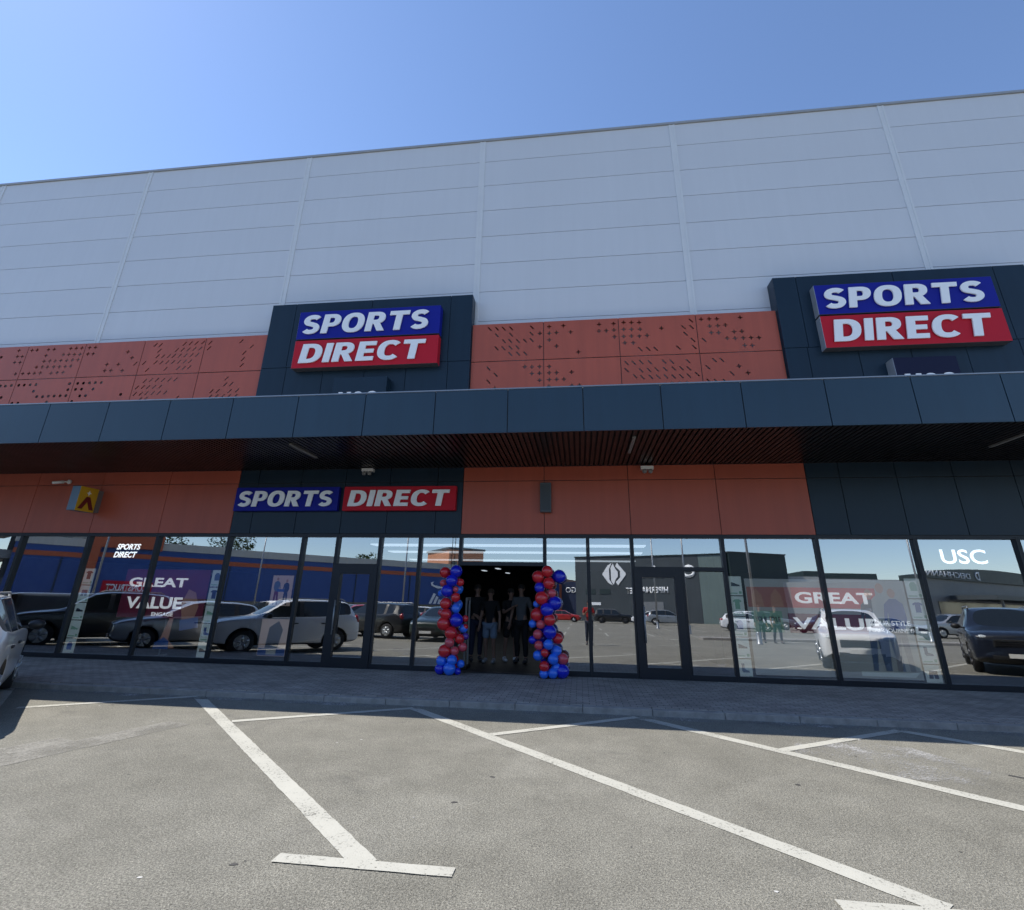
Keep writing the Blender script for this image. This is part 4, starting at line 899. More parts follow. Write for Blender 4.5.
for fl in range(4): lpart('deck', Z_GREY, e, (-12, 12, -12, 0, fl*2.9+2.4, fl*2.9+3.3))
for i in range(5): lpart('column', Z_DGREY, e, (-11.6+i*5.6, -11+i*5.6, -.8, -.2, 0, 11))
lpart('ramp_wall', Z_DGREY, e, (-11, 11, -12, -9, 0, 11))
# lamp posts
def lamp_post(h, two):
    e = empty('street_lamp', (0, 0, 0)); mb = MB(); mb.tube([(0, 0, 0), (0, 0, h)], .075, 10, r1=.045); obj('pole', mb, K_GREY, e, local=True)
    mb = MB(); mb.lathe([(.16, 0), (.16, .02), (.11, .06), (.10, .5), (.08, .55)], 'z', (0, 0, 0), 14); obj('base', mb, K_GREY, e, local=True)
    for s in (-1, 1) if two else (1,):
        mb = MB(); mb.tube([(0, 0, h-.1), (s*.5, 0, h+.05), (s*.9, 0, h+.08)], .03, 8); ar = obj('arm', mb, K_GREY, e, local=True)
        mb = MB(); mb.box(min(s*.85, s*1.4), max(s*.85, s*1.4), -.13, .13, h+.05, h+.14); mb.bevel(.02, 2); obj('lamp_head', mb, K_GREY, ar, local=True)
    return e
lp = lamp_post(8.6, True)
for i, (x, y, lb) in enumerate(((8.3, -4.2, 'grey twin arm lamp post nearest the shop beside the kerbed island'), (7.3, -15.4, 'grey twin arm lamp post in the open lot before the hypermarket'), (6.4, -24.5, 'grey twin arm lamp post farther out in front of the hypermarket lettering'), (22.1, -15.6, 'grey twin arm lamp post before the curved fascia building'),
        (-14.4, -20.0, 'grey twin arm lamp post between the middle rows and the blue store'), (-31, -8.0, 'grey twin arm lamp post left of centre before the blue store'), (-44, -7.0, 'grey twin arm lamp post at the far left of the car park'), (-30, -24, 'grey twin arm lamp post in line with the white van by the blue store'))):
    o = lp if i == 0 else copy_tree(lp); o.location = (x, y, 0); o.rotation_euler.z = R(20*i); tag(o, lb, 'street lamp', 'lamp posts of the car park')
# trees over the blue store
LEAF = plain('leaves', (.050, .085, .028), .6, var=.5, scale=1.2); BARK = plain('bark', (.10, .08, .06), .9, var=.3)
def tree(x, y, h, r, lb):
    e = empty('broadleaf_tree', (x, y, 0), lb, 'tree', 'trees behind the blue store'); rnd = random.Random(int(x*7+y))
    mb = MB(); mb.tube([(0, 0, 0), (.1, 0, h*.3), (0, .1, h*.62)], .28, 8, r1=.12)
    limbs = []
    for i in range(6):
        a = i*1.05+rnd.random(); q = Vector((math.cos(a)*r*.6, math.sin(a)*r*.6, h*(.62+.28*rnd.random()))); limbs.append(q); mb.tube([(0, 0, h*.4), q], .1, 6, r1=.03)
    obj('trunk', mb, BARK, e, local=True); mb = MB()
    cl = [(q, r*rnd.uniform(.38, .55)) for q in limbs]+[(Vector((rnd.uniform(-.5, .5)*r, rnd.uniform(-.5, .5)*r, h*rnd.uniform(.55, .95))), r*rnd.uniform(.3, .5)) for _ in range(7)]
    for _ in range(1500):
        q, cr = rnd.choice(cl); v = Vector((rnd.gauss(0, 1), rnd.gauss(0, 1), rnd.gauss(0, 1))).normalized()*cr*rnd.uniform(.6, 1.05)
        c_ = q+v; a = Vector((rnd.gauss(0, 1), rnd.gauss(0, 1), rnd.gauss(0, 1))).normalized(); b = a.orthogonal().normalized(); s_ = rnd.uniform(.16, .34)
        mb.poly([c_-a*s_, c_-b*s_*.6, c_+a*s_, c_+b*s_*.6])
    obj('crown', mb, LEAF, e, local=True); return e
tree(-66, -70, 14.5, 4.2, 'dark broad tree standing between the flats and the blue store roof'); tree(-72, -64, 12.5, 3.4, 'smaller tree left of the dark broad one'); tree(-48, -92, 12.5, 3.2, 'low rounded tree farther right over the blue store roof')

# ------------------------------------------------------------------ people
SKIN = plain('skin', (.24, .14, .10), .55, var=.08); HAIR = plain('dark_hair', (.018, .013, .010), .6, bump=.4, bscale=120); HAIR2 = plain('brown_hair', (.05, .03, .018), .6, bump=.4, bscale=120)
def cloth(name, c): return plain(name, c, .85, var=.15, scale=9, bump=.25, bscale=30)
C_BLACK = cloth('black_cotton', (.008, .008, .009)); C_DENIM = cloth('pale_denim', (.17, .23, .31)); C_GREY = cloth('grey_knit', (.09, .095, .10)); C_RED = cloth('red_jersey', (.40, .02, .025)); C_NAVY = cloth('navy_cotton', (.015, .02, .045)); C_JEAN = cloth('dark_jeans', (.03, .04, .07))
SHOE_W = plain('white_trainers', (.72, .72, .72), .5); SHOE_D = plain('dark_trainers', (.05, .05, .055), .6); SHOE_G = plain('grey_trainers', (.32, .33, .35), .6)
def skin(verts, edges, sub=2):
    """verts: (x, y, z, rx, ry)"""
    me = bpy.data.meshes.new('k'); me.from_pydata([v[:3] for v in verts], edges, [])
    o = bpy.data.objects.new('k', me); col.objects.link(o); md = o.modifiers.new('k', 'SKIN'); md.use_smooth_shade = True
    if sub: s_ = o.modifiers.new('s', 'SUBSURF'); s_.levels = sub; s_.render_levels = sub
    sv_ = me.skin_vertices[0].data
    for i, v in enumerate(verts): sv_[i].radius = (v[3], v[4]); sv_[i].use_root = i == 0
    m2 = evaluated(o); bpy.data.meshes.remove(me); return m2
def person(loc, rz, H, label, arms, top, bottom, shoes, hair, shorts=False, sleeve=1.0, lean=0, stride=.0, long_hair=False, group=None, look=0):
    e = empty('person', loc, label, 'person', group, rz); k = H/1.76
    V = {}; E_ = []
    def J(n, x, y, z, a, b=None): V[n] = (x*k, y*k, z*k, a*k, (b or a)*k)
    def B_(*ns): E_.extend(zip(ns[:-1], ns[1:]))
    J('pel', 0, 0, .95, .135, .10); J('sp', 0, -.005, 1.12, .12, .09); J('ch', lean*.3, -.01, 1.32, .155, .105); J('nb', lean*.4, .005, 1.47, .07, .06); J('ne', lean*.4, -.01, 1.54, .052)
    J('hl', lean*.45+look*.02, -.03, 1.60, .062, .07); J('hm', lean*.45, -.012, 1.665, .074, .092); J('ht', lean*.45, -.005, 1.735, .05, .065); B_('pel', 'sp', 'ch', 'nb', 'ne', 'hl', 'hm', 'ht')
    for s, n in ((-1, 'l'), (1, 'r')):
        el, wr_ = arms[0 if s < 0 else 1]
        J('s'+n, s*.185+lean*.3, 0, 1.42, .058); J('e'+n, *el, .042); J('w'+n, *wr_, .027, .032); B_('ch', 's'+n, 'e'+n, 'w'+n)
        a = Vector(el); b = Vector(wr_); dr = (b-a).normalized(); sd = dr.orthogonal().normalized(); sd2 = dr.cross(sd)
        pm = b+dr*.075; J('p'+n, *pm, .034, .022); B_('w'+n, 'p'+n)
        for i in range(4):
            off = sd*(i-1.5)*.019; ln = (.072, .082, .078, .06)[i]
            J('f%s%d' % (n, i), *(pm+off+dr*.03), .0088); J('g%s%d' % (n, i), *(pm+off*1.1+dr*(.03+ln*.55)+sd2*.012), .008); J('h%s%d' % (n, i), *(pm+off*1.1+dr*(.03+ln*.85)+sd2*.035), .0068)
            B_('p'+n, 'f%s%d' % (n, i), 'g%s%d' % (n, i), 'h%s%d' % (n, i))
        J('t%s' % n, *(b+dr*.04-sd*.04), .010); J('u%s' % n, *(b+dr*.085-sd*.055+sd2*.02), .0085); B_('w'+n, 't'+n, 'u'+n)
        st = stride*s
        J('hp'+n, s*.095, 0, .88, .085, .09); J('kn'+n, s*.105, -.02-st*.5, .49, .056); J('cf'+n, s*.105, .02-st*.6, .34, .054); J('an'+n, s*.11, .03-st*.7, .09, .036); J('to'+n, s*.12, -.10-st*.7, .035, .035, .025)
        B_('pel', 'hp'+n, 'kn'+n, 'cf'+n, 'an'+n, 'to'+n)
    ns = list(V); ix = {n: i for i, n in enumerate(ns)}
    m_ = skin([V[n] for n in ns], [(ix[a], ix[b]) for a, b in E_], 1)
    mb = MB(); mb.add_mesh(m_); bpy.data.meshes.remove(m_)
    hc = V['hm']; hx, hy, hz = hc[0], hc[1], hc[2]                   # nose, brow, ears, lips on the same mesh
    mb.ball((hx, hy-.098*k, hz-.012*k), .013*k, .02*k, .024*k, 8, 6)
    for s in (-1, 1): mb.ball((hx+s*.076*k, hy+.01*k, hz-.01*k), .012*k, .022*k, .032*k, 8, 6)
    body = obj('body', mb, SKIN, e, local=True, smooth=True)
    mb = MB()
    for s in (-1, 1): mb.ball((hx+s*.031*k, hy-.084*k, hz+.012*k), .011*k, .009*k, .008*k, 8, 6)
    obj('eyes', mb, K_BLACK, e, local=True)
    mb = MB(); mb.ball((hx, hy-.088*k, hz-.052*k), .024*k, .010*k, .007*k, 10, 6); obj('mouth', mb, plain('lips', (.30, .12, .10), .5), e, local=True)
    mb = MB(); mb.ball((hx, hy+.018*k, hz+.040*k), .086*k, .098*k, .080*k, 16, 10)
    if long_hair: mb.ball((hx, hy+.06*k, hz-.09*k), .085*k, .055*k, .16*k, 14, 10)
    obj('hair', mb, hair, e, local=True, smooth=True)
    def garment(name, chain_v, chain_e, M, grow, sub=2):
        n_ = list(chain_v); i_ = {a: b for b, a in enumerate(n_)}
        vv = [(chain_v[a][0], chain_v[a][1], chain_v[a][2], chain_v[a][3]+grow*k, chain_v[a][4]+grow*k) for a in n_]
        g_ = skin(vv, [(i_[a], i_[b]) for a, b in chain_e], sub); b2 = MB(); b2.add_mesh(g_); bpy.data.meshes.remove(g_)
        return obj(name, b2, M, e, local=True, smooth=True)
    def lerp(a, b, t): return tuple(V[a][i]+(V[b][i]-V[a][i])*t for i in range(5))
    sv_ = {n: V[n] for n in ('sp', 'ch', 'sl', 'sr')}; sv_['hem'] = (0, 0, .90*k, .14*k, .11*k); sv_['col'] = (V['nb'][0], V['nb'][1], 1.475*k, .066*k, .06*k)
    se = [('sp', 'ch'), ('sp', 'hem'), ('ch', 'col')]
    for n in 'lr':
        if sleeve > 1: sv_['e'+n] = V['e'+n]; sv_['x'+n] = lerp('e'+n, 'w'+n, .85); se += [('ch', 's'+n), ('s'+n, 'e'+n), ('e'+n, 'x'+n)]
        else: sv_['x'+n] = lerp('s'+n, 'e'+n, .72); se += [('ch', 's'+n), ('s'+n, 'x'+n)]
    garment('top', sv_, se, top, .016)
    bv = {n: V[n] for n in ('pel', 'hpl', 'hpr')}; be = []
    for n in 'lr':
        if shorts: bv['x'+n] = lerp('hp'+n, 'kn'+n, .86); bv['x'+n] = bv['x'+n][:3]+(.085*k, .085*k); be += [('pel', 'hp'+n), ('hp'+n, 'x'+n)]
        else: bv['kn'+n] = V['kn'+n]; bv['cf'+n] = V['cf'+n]; bv['x'+n] = lerp('cf'+n, 'an'+n, .86); be += [('pel', 'hp'+n), ('hp'+n, 'kn'+n), ('kn'+n, 'cf'+n), ('cf'+n, 'x'+n)]
    garment('shorts' if shorts else 'trousers', bv, be, bottom, .017)
    for n in 'lr':
        a, t_ = V['an'+n], V['to'+n]; mb = MB()
        mb.ball((t_[0], (a[1]+t_[1])/2-.01*k, .045*k), .05*k, .135*k, .045*k, 14, 8); mb.ball((a[0], a[1]+.0*k, .075*k), .05*k, .06*k, .055*k, 12, 8)
        for v in mb.bm.verts: v.co.z = max(v.co.z, .002)
        obj('shoe', mb, shoes, e, local=True)
    return e
DOWN = (((-.25, .03, 1.14), (-.27, -.06, .90)), ((.25, .03, 1.14), (.27, -.06, .90)))
PHONE = (((-.24, -.06, 1.16), (-.08, -.26, 1.30)), ((.24, -.06, 1.16), (.08, -.26, 1.30)))
HANDS = (((-.25, -.03, 1.15), (-.10, -.20, 1.05)), ((.25, -.03, 1.15), (.10, -.20, 1.05)))
GP = 'people in the doorway'
person((-2.55, 13.5, .1), R(25), 1.74, 'person in black hooded top and dark trousers at the left of the open doorway', HANDS, C_BLACK, C_NAVY, SHOE_D, HAIR, sleeve=2, group=GP)
person((-2.17, 13.25, .1), R(-8), 1.64, 'person in black t-shirt, pale denim shorts and grey trainers in the doorway', DOWN, C_BLACK, C_DENIM, SHOE_G, HAIR2, shorts=True, group=GP)
person((-1.72, 13.6, .1), R(30), 1.66, 'person in black top and shorts with white trainers, half behind another in the doorway', PHONE, C_BLACK, C_BLACK, SHOE_W, HAIR, shorts=True, stride=.12, group=GP)
person((-1.43, 13.4, .1), R(-15), 1.76, 'person in grey striped top and black trousers at the right of the doorway', DOWN, C_GREY, C_BLACK, SHOE_D, HAIR, group=GP)
person((.36, -.55, 0), R(180), 1.76, 'person in red top and dark trousers standing at the photographer\'s spot, seen in the glass', PHONE, C_RED, C_JEAN, SHOE_D, HAIR)
person((8.9, -5.6, 0), R(190), 1.72, 'person in dark jacket walking beside the lamp post, left one of a pair', DOWN, C_NAVY, C_JEAN, SHOE_D, HAIR, sleeve=2, stride=.2, group='two people walking in the car park')
person((9.6, -5.5, 0), R(170), 1.68, 'person in black top and jeans walking beside the lamp post, right one of a pair', DOWN, C_BLACK, C_JEAN, SHOE_D, HAIR2, long_hair=True, stride=-.2, group='two people walking in the car park')

# ------------------------------------------------------------------ balloon columns
def latex(name, c):
    M, t, b = new_mat(name); b.inputs['Base Color'].default_value = rgb(c); b.inputs['Roughness'].default_value = .16; b.inputs['Subsurface Weight'].default_value = .15; b.inputs['Subsurface Radius'].default_value = (.05, .03, .03); b.inputs['Coat Weight'].default_value = .4
    return M
LX = {'R': latex('red_latex', (.62, .022, .03)), 'P': latex('pale_red_latex', (.60, .075, .10)), 'B': latex('deep_blue_latex', (.010, .020, .52)), 'L': latex('sky_blue_latex', (.03, .17, .80)), 'V': latex('violet_latex', (.09, .03, .28))}
LB="""-2.85,2.05,0.12,R -2.59,2.07,0.13,B -2.88,1.83,0.08,P -2.67,1.88,0.13,B -2.5,1.85,0.08,R -2.76,1.68,0.13,B -2.92,1.63,0.07,L -2.58,1.71,0.06,P -2.58,1.55,0.1,R -2.79,1.43,0.12,R -2.56,1.34,0.1,L -2.89,1.25,0.07,P -2.76,1.22,0.12,R -2.38,1.14,0.07,R -2.54,1.11,0.14,B -2.8,1.04,0.14,R -2.41,0.95,0.09,L -2.64,0.87,0.13,R -2.36,0.8,0.07,V -2.47,0.76,0.1,R -2.65,0.69,0.1,P -2.4,0.6,0.09,P -2.75,0.53,0.13,R -2.55,0.53,0.09,P -2.81,0.34,0.11,L -2.59,0.36,0.11,L -2.43,0.29,0.08,L -2.83,0.15,0.11,B -2.63,0.15,0.13,L -2.48,0.15,0.07,B -2.87,0.37,0.07,P -2.37,0.98,0.06,R"""

RB="""-0.85,1.98,0.13,R -0.66,2.09,0.12,R -0.42,2,0.14,B -0.63,1.86,0.12,R -0.82,1.77,0.11,B -0.57,1.67,0.09,P -0.78,1.57,0.14,R -0.52,1.47,0.14,B -0.89,1.45,0.07,L -0.67,1.35,0.14,B -0.88,1.25,0.13,R -0.62,1.16,0.12,R -0.97,1.07,0.08,L -0.8,1.07,0.09,P -0.62,0.93,0.14,B -0.86,0.88,0.1,P -0.47,0.81,0.11,R -0.97,0.77,0.08,B -0.84,0.68,0.09,P -0.65,0.7,0.1,L -0.72,0.55,0.08,R -0.5,0.58,0.11,L -0.86,0.49,0.1,L -0.56,0.44,0.11,L -0.37,0.44,0.11,P -0.73,0.31,0.1,R -0.5,0.28,0.1,L -0.74,0.13,0.09,L -0.57,0.13,0.1,L -0.39,0.18,0.14,B"""

def balloon_column(s, cx, label, seed):
    rnd = random.Random(seed); e = empty('balloon_column', (cx, 11.22, .09), label, 'balloons', 'balloon columns beside the doorway')
    mb = MB(); mb.tube([(cx, 11.33, .1), (cx, 11.33, 2.15)], .012, 8); mb.lathe([(.16, .09), (.16, .105), (.02, .11)], 'z', (cx, 11.33, 0), 16); obj('stand', mb, K_BLACK, e)
    L_ = [t.split(',') for t in s.split()]; L_ = [(float(a), float(b), float(c)*.98, k, True) for a, b, c, k in L_]
    for a, b, c, k, f in list(L_):
        if rnd.random() < .4: L_.append((cx+(a-cx)*.5+rnd.uniform(-.05, .05), min(2.02, max(.14, b+rnd.uniform(-.08, .08))), .11, rnd.choice('RBRBLP'), False))
    for a, b, c, k, front in L_:
        rr = c*rnd.uniform(.97, 1.03); zz = max(b, .09+rr*.96); off = math.sqrt(max(.0, .21**2-min(.205, abs(a-cx))**2))
        y = 11.32-off*.75+rnd.uniform(-.02, .02) if front else 11.40+off*.35
        dirn = Vector((a-cx, y-11.33, rnd.uniform(-.08, .08))).normalized(); q = Vector((0, 0, 1)).rotation_difference(dirn).to_matrix().to_4x4(); q.translation = Vector((a, y, zz))
        mb = MB(); mb.ball((0, 0, 0), rr, rr, rr*1.06, 20, 14)
        for v in mb.bm.verts:
            if v.co.z < 0: u = -v.co.z/(rr*1.06); v.co.x *= 1-.16*u*u; v.co.y *= 1-.16*u*u; v.co.z *= 1+.10*u**3
        mb.lathe([(.006, -rr*1.155), (.012, -rr*1.18), (.016, -rr*1.21), (.004, -rr*1.215)], 'z', (0, 0, 0), 8)
        for v in mb.bm.verts: v.co = q @ v.co
        obj('balloon', mb, LX[k], e)
    return e
balloon_column(LB, -2.66, 'column of red and blue balloons on the left side of the open doorway', 3)
balloon_column(RB, -.70, 'column of red and blue balloons on the right side of the open doorway', 5)
mb = MB(); mb.tube([(-2.80, 11.55, 2.15), (-2.79, 11.56, 2.85)], .008, 6); tag(obj('hanging_cable', mb, K_BLACK), 'thin black cable hanging above the left balloon column', 'cable')

# ------------------------------------------------------------------ posters, vinyl lettering and display in the windows
PY = G+.085
def poster(name, x0, x1, z0, z1, M, label, y=PY, group=None, cat='poster'):
    e = empty(name, ((x0+x1)/2, y, z0), label, cat, group)
    mb = MB(); mb.box(x0, x1, y, y+.012, z0, z1); obj('sheet', mb, M, e); return e
def flat(e, pts, y, M, name='print'):
    mb = MB(); mb.prism([(a, y, b) for a, b in pts], (0, .0025, 0)); return obj(name, mb, M, e)
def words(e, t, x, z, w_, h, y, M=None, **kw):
    mb = MB(); text_on(mb, t, (x, y, z), (1, 0, 0), w_, h, depth=.003, **kw); return obj('lettering', mb, M or V_GLOW, e)
def lit(M, s):  # adds a glow in the material's own colour
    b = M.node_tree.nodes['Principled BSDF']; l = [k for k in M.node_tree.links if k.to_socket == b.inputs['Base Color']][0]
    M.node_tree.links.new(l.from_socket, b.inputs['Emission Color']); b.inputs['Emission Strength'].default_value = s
def figure(e, x, z, h, y, Mt, Mb_, Ms, s=1):
    """printed person: head, top, legs as flat shapes"""
    c = lambda px, pz: (x+s*px*h, z+pz*h)
    flat(e, [c((.048)*math.cos(a*math.pi/5), .93+.06*math.sin(a*math.pi/5)) for a in range(10)], y, Ms, 'printed_head')
    flat(e, [c(-.085, .50), c(-.13, .62), c(-.115, .80), c(-.04, .86), c(.04, .86), c(.115, .79), c(.15, .56), c(.12, .55), c(.085, .70), c(.08, .48)], y+.0005, Mt, 'printed_top')
    flat(e, [c(-.085, .49), c(-.10, .0), c(-.04, .0), c(-.005, .40), c(.05, .0), c(.11, .0), c(.08, .49)], y+.001, Mb_, 'printed_legs')
Q_PALE = plain('poster_pale_green', (.62, .72, .70), .5); Q_DARK = plain('print_dark', (.03, .05, .09), .5); Q_PURP = plain('print_plum', (.15, .013, .04), .5, var=.3); Q_RED = plain('print_red', (.60, .03, .035), .5); Q_LRED = plain('print_dusty_red', (.36, .14, .12), .5)
Q_WHITE = plain('print_white', (.36, .40, .40), .5); Q_SKIN = plain('print_skin', (.42, .22, .15), .5); Q_JEAN = plain('print_jean', (.08, .13, .22), .5); Q_BLUE = plain('print_blue', (.03, .09, .30), .5); Q_BEIGE = plain('print_beige', (.62, .46, .38), .5); Q_GRN = plain('print_green', (.20, .40, .30), .5); Q_GREYP = plain('print_grey', (.22, .24, .27), .5)
for M_ in (Q_PALE, Q_PURP, Q_RED, Q_LRED, Q_WHITE, Q_SKIN, Q_JEAN, Q_BLUE, Q_BEIGE, Q_GRN, Q_GREYP): lit(M_, .09)      # faint glow added so the prints show through the glass
V_GLOW = plain('vinyl_added_glow', (.86, .88, .9), .5, var=.03); lit(V_GLOW, .38)  # glow added to brighten the poster words behind the glass
SIL = {'shirt': [(-.4, .2), (-.45, .35), (-.2, .5), (.2, .5), (.45, .35), (.4, .2), (.25, .28), (.25, -.45), (-.25, -.45), (-.25, .28)], 'shorts': [(-.35, .3), (.35, .3), (.42, -.4), (.08, -.4), (0, .0), (-.08, -.4), (-.42, -.4)], 'shoe': [(-.45, -.2), (-.42, .2), (-.15, .15), (.2, 0), (.46, -.05), (.46, -.2)], 'bag': [(-.3, -.4), (-.34, .2), (-.15, .45), (.15, .45), (.34, .2), (.3, -.4)], 'socks': [(-.35, .4), (-.05, .4), (-.05, -.1), (.4, -.25), (.4, -.4), (-.25, -.4), (-.35, -.2)]}
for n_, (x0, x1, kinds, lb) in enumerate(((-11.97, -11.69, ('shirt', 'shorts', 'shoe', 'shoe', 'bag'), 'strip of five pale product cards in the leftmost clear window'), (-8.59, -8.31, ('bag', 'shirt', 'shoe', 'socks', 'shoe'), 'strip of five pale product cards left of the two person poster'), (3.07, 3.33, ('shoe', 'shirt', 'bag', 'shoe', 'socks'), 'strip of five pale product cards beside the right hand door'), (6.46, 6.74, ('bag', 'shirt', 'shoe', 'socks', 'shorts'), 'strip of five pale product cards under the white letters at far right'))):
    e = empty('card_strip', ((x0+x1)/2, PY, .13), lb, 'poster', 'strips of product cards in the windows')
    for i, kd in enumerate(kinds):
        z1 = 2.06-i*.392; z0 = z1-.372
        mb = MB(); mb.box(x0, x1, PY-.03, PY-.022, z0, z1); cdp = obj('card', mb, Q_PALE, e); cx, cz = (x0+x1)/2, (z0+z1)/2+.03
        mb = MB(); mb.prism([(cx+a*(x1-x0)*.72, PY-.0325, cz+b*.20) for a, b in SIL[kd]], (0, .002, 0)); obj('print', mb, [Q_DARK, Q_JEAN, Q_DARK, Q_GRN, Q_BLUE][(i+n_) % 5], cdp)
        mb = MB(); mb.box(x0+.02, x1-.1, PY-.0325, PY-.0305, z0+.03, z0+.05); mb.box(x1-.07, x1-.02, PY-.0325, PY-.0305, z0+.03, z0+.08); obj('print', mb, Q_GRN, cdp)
# left value poster
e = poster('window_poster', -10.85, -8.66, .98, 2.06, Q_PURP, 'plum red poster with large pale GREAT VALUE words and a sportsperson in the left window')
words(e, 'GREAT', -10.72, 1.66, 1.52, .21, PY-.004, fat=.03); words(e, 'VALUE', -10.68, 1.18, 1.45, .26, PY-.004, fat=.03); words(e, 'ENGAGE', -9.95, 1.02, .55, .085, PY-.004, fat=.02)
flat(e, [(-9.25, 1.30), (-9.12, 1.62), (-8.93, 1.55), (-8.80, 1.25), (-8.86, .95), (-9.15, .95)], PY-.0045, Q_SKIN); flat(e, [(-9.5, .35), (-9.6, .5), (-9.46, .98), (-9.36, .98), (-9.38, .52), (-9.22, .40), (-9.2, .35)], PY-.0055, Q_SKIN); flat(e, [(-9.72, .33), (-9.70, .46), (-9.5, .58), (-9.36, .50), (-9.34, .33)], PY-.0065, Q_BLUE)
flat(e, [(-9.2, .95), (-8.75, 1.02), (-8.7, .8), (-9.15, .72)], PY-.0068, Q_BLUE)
e = empty('window_lettering', (-10.97, G-.004, 2.33), 'small white slanted two line shop name stuck high on the left window', 'lettering')
words(e, 'SPORTS', -11.27, 2.51, .64, .14, G+.05, M=LIT, fat=.03, shear=.22); words(e, 'DIRECT', -11.30, 2.325, .62, .14, G+.045, M=LIT, fat=.03, shear=.22)
e = empty('window_lettering', (7.62, G, 2.35), 'large white three letter shop name stuck high on the far right window', 'lettering')
words(e, 'USC', 7.24, 2.35, .84, .28, G+.05, M=LIT, fat=.012)
# two people poster and the low display card
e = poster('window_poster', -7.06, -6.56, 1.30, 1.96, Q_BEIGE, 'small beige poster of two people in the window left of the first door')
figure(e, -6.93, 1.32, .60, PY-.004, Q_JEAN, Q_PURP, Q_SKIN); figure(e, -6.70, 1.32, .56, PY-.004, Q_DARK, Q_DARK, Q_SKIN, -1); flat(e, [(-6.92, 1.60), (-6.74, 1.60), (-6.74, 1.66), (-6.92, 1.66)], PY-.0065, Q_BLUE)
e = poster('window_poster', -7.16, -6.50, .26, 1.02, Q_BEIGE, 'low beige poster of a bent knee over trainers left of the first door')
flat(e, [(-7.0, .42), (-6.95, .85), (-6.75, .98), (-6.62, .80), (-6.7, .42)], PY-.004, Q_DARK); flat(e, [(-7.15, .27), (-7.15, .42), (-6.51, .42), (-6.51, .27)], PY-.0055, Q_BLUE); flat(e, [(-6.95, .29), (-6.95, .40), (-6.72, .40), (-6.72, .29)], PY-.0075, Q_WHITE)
# right value poster
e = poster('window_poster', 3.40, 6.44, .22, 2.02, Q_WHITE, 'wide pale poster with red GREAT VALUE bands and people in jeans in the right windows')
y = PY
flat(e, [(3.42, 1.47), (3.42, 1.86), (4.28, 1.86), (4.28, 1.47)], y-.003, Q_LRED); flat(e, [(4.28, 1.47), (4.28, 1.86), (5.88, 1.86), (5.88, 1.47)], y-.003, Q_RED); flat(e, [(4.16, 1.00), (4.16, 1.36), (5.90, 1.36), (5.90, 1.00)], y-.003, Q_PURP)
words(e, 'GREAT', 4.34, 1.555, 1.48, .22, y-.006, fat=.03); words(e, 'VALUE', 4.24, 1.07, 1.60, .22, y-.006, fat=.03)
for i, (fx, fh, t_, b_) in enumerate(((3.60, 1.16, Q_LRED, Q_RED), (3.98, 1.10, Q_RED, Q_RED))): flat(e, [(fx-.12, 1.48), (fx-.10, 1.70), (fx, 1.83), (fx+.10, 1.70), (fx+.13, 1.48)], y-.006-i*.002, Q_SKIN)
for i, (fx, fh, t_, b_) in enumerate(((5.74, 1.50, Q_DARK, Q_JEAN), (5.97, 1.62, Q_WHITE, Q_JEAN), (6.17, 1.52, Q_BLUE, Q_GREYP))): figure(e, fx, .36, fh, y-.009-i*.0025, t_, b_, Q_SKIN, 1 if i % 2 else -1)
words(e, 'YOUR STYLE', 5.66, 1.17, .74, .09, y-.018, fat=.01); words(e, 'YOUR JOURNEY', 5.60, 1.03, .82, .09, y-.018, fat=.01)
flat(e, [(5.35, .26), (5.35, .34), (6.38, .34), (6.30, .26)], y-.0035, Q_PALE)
flat(e, [(3.46, 1.0), (3.46, 1.4), (4.05, 1.4), (4.05, 1.0)], y-.0035, Q_GRN); words(e, 'YOUR STYLE', 3.52, 1.2, .48, .09, y-.006, M=Q_DARK, fat=.02)
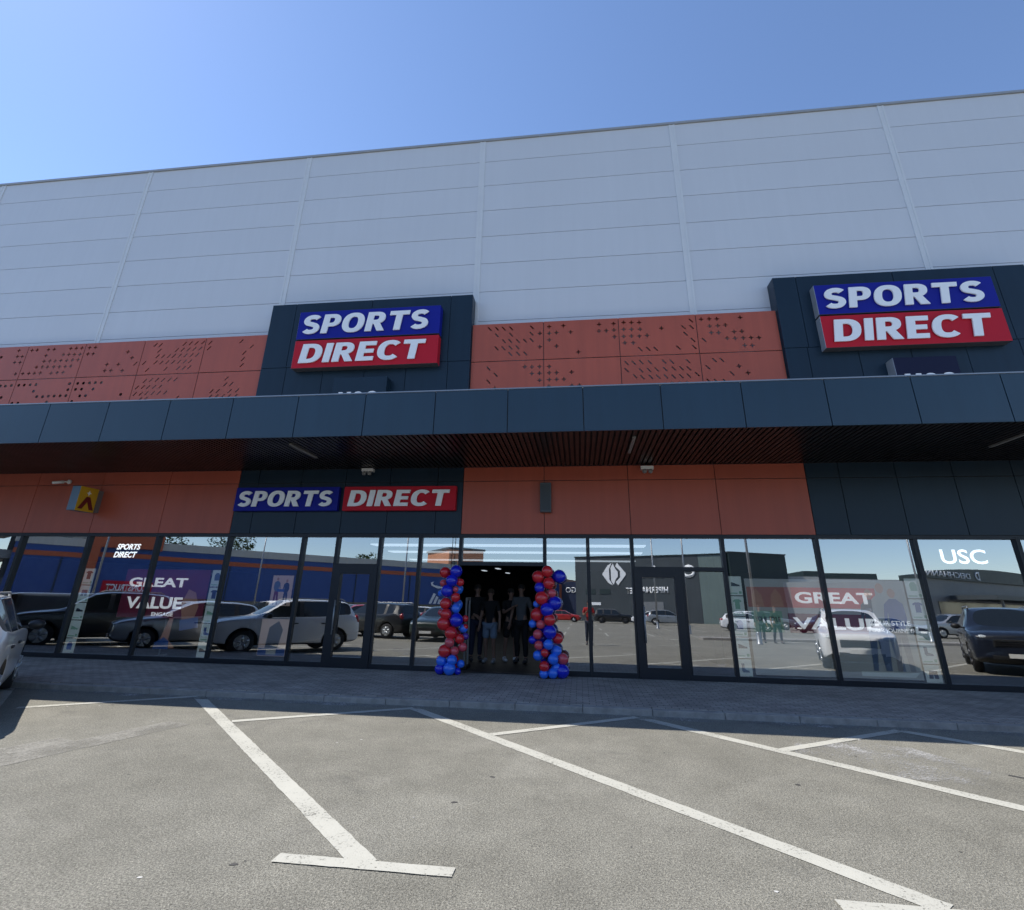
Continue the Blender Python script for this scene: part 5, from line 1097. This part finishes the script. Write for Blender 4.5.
# white display frame behind the left poster, tag gate at the doorway
e = empty('display_rack', (-9.45, 12.35, .1), 'white metal clothes rack standing inside the left window', 'clothes rack')
for x in (-10.0, -8.9):
    mb = MB(); mb.tube([(x, 12.35, .1), (x, 12.35, 2.02)], .018, 8); mb.tube([(x, 12.1, .12), (x, 12.6, .12)], .018, 8); obj('upright', mb, K_WHITE, e)
for z in (2.0, 1.2):
    mb = MB(); mb.tube([(-10.0, 12.35, z), (-8.9, 12.35, z)], .016, 8); obj('rail', mb, K_WHITE, e)
for i in range(9):
    x = -9.9+i*.11; mb = MB(); mb.prism([(x, 12.13, 1.28), (x, 12.18, 1.90), (x, 12.35, 1.97), (x, 12.52, 1.90), (x, 12.57, 1.28)], (.04, 0, 0)); gm = obj('garment', mb, [C_NAVY, C_GREY, C_BLACK, C_RED][i % 4], e)
e = empty('tag_gate', (-2.52, 12.2, .1), 'slim pale tag detector panel just inside the left of the doorway', 'gate')
mb = MB(); mb.box(-2.54, -2.50, 12.0, 12.06, .1, 1.55); mb.box(-2.54, -2.50, 12.36, 12.42, .1, 1.55); mb.box(-2.54, -2.50, 12.06, 12.36, 1.49, 1.55); mb.bevel(.01, 1); obj('frame', mb, K_GREY, e)
mb = MB(); mb.box(-2.58, -2.46, 11.98, 12.44, .1, .16); obj('foot', mb, K_BLACK, e)
# ceiling lights inside the shop
for i, (y_, x0, x1, lb) in enumerate(((16.5, -6.6, 2.0, 'long lit ceiling light nearest the window inside the shop'), (19.2, -7.0, 2.2, 'long lit ceiling light second from the window inside the shop'), (23.6, -7.6, 2.4, 'long lit ceiling light third from the window inside the shop'))):
    e = empty('ceiling_light', ((x0+x1)/2, y_, 3.05), lb, 'ceiling light', 'ceiling lights in the shop')
    mb = MB(); mb.box(x0, x1, y_-.32, y_+.32, 3.1, 3.2); obj('housing', mb, K_WHITE, e); mb = MB(); mb.box(x0, x1, y_-.3, y_+.3, 3.07, 3.098); obj('tube', mb, LAMP_ON, e)
for i, (x, y_, nm) in enumerate(((-4.4, 29, 'nearest left'), (-4.6, 34.5, 'farther left'), (-5.6, 31.5, 'leftmost'))):
    e = empty('ceiling_light', (x, y_, 3.05), 'short lit ceiling spot deep in the doorway, %s one' % nm, 'ceiling light', 'ceiling lights in the shop')
    mb = MB(); mb.box(x-.12, x+.12, y_-.5, y_+.5, 3.0, 3.2); obj('housing', mb, K_BLACK, e); mb = MB(); mb.box(x-.1, x+.1, y_-.45, y_+.45, 2.97, 2.998); obj('tube', mb, LAMP_ON, e)
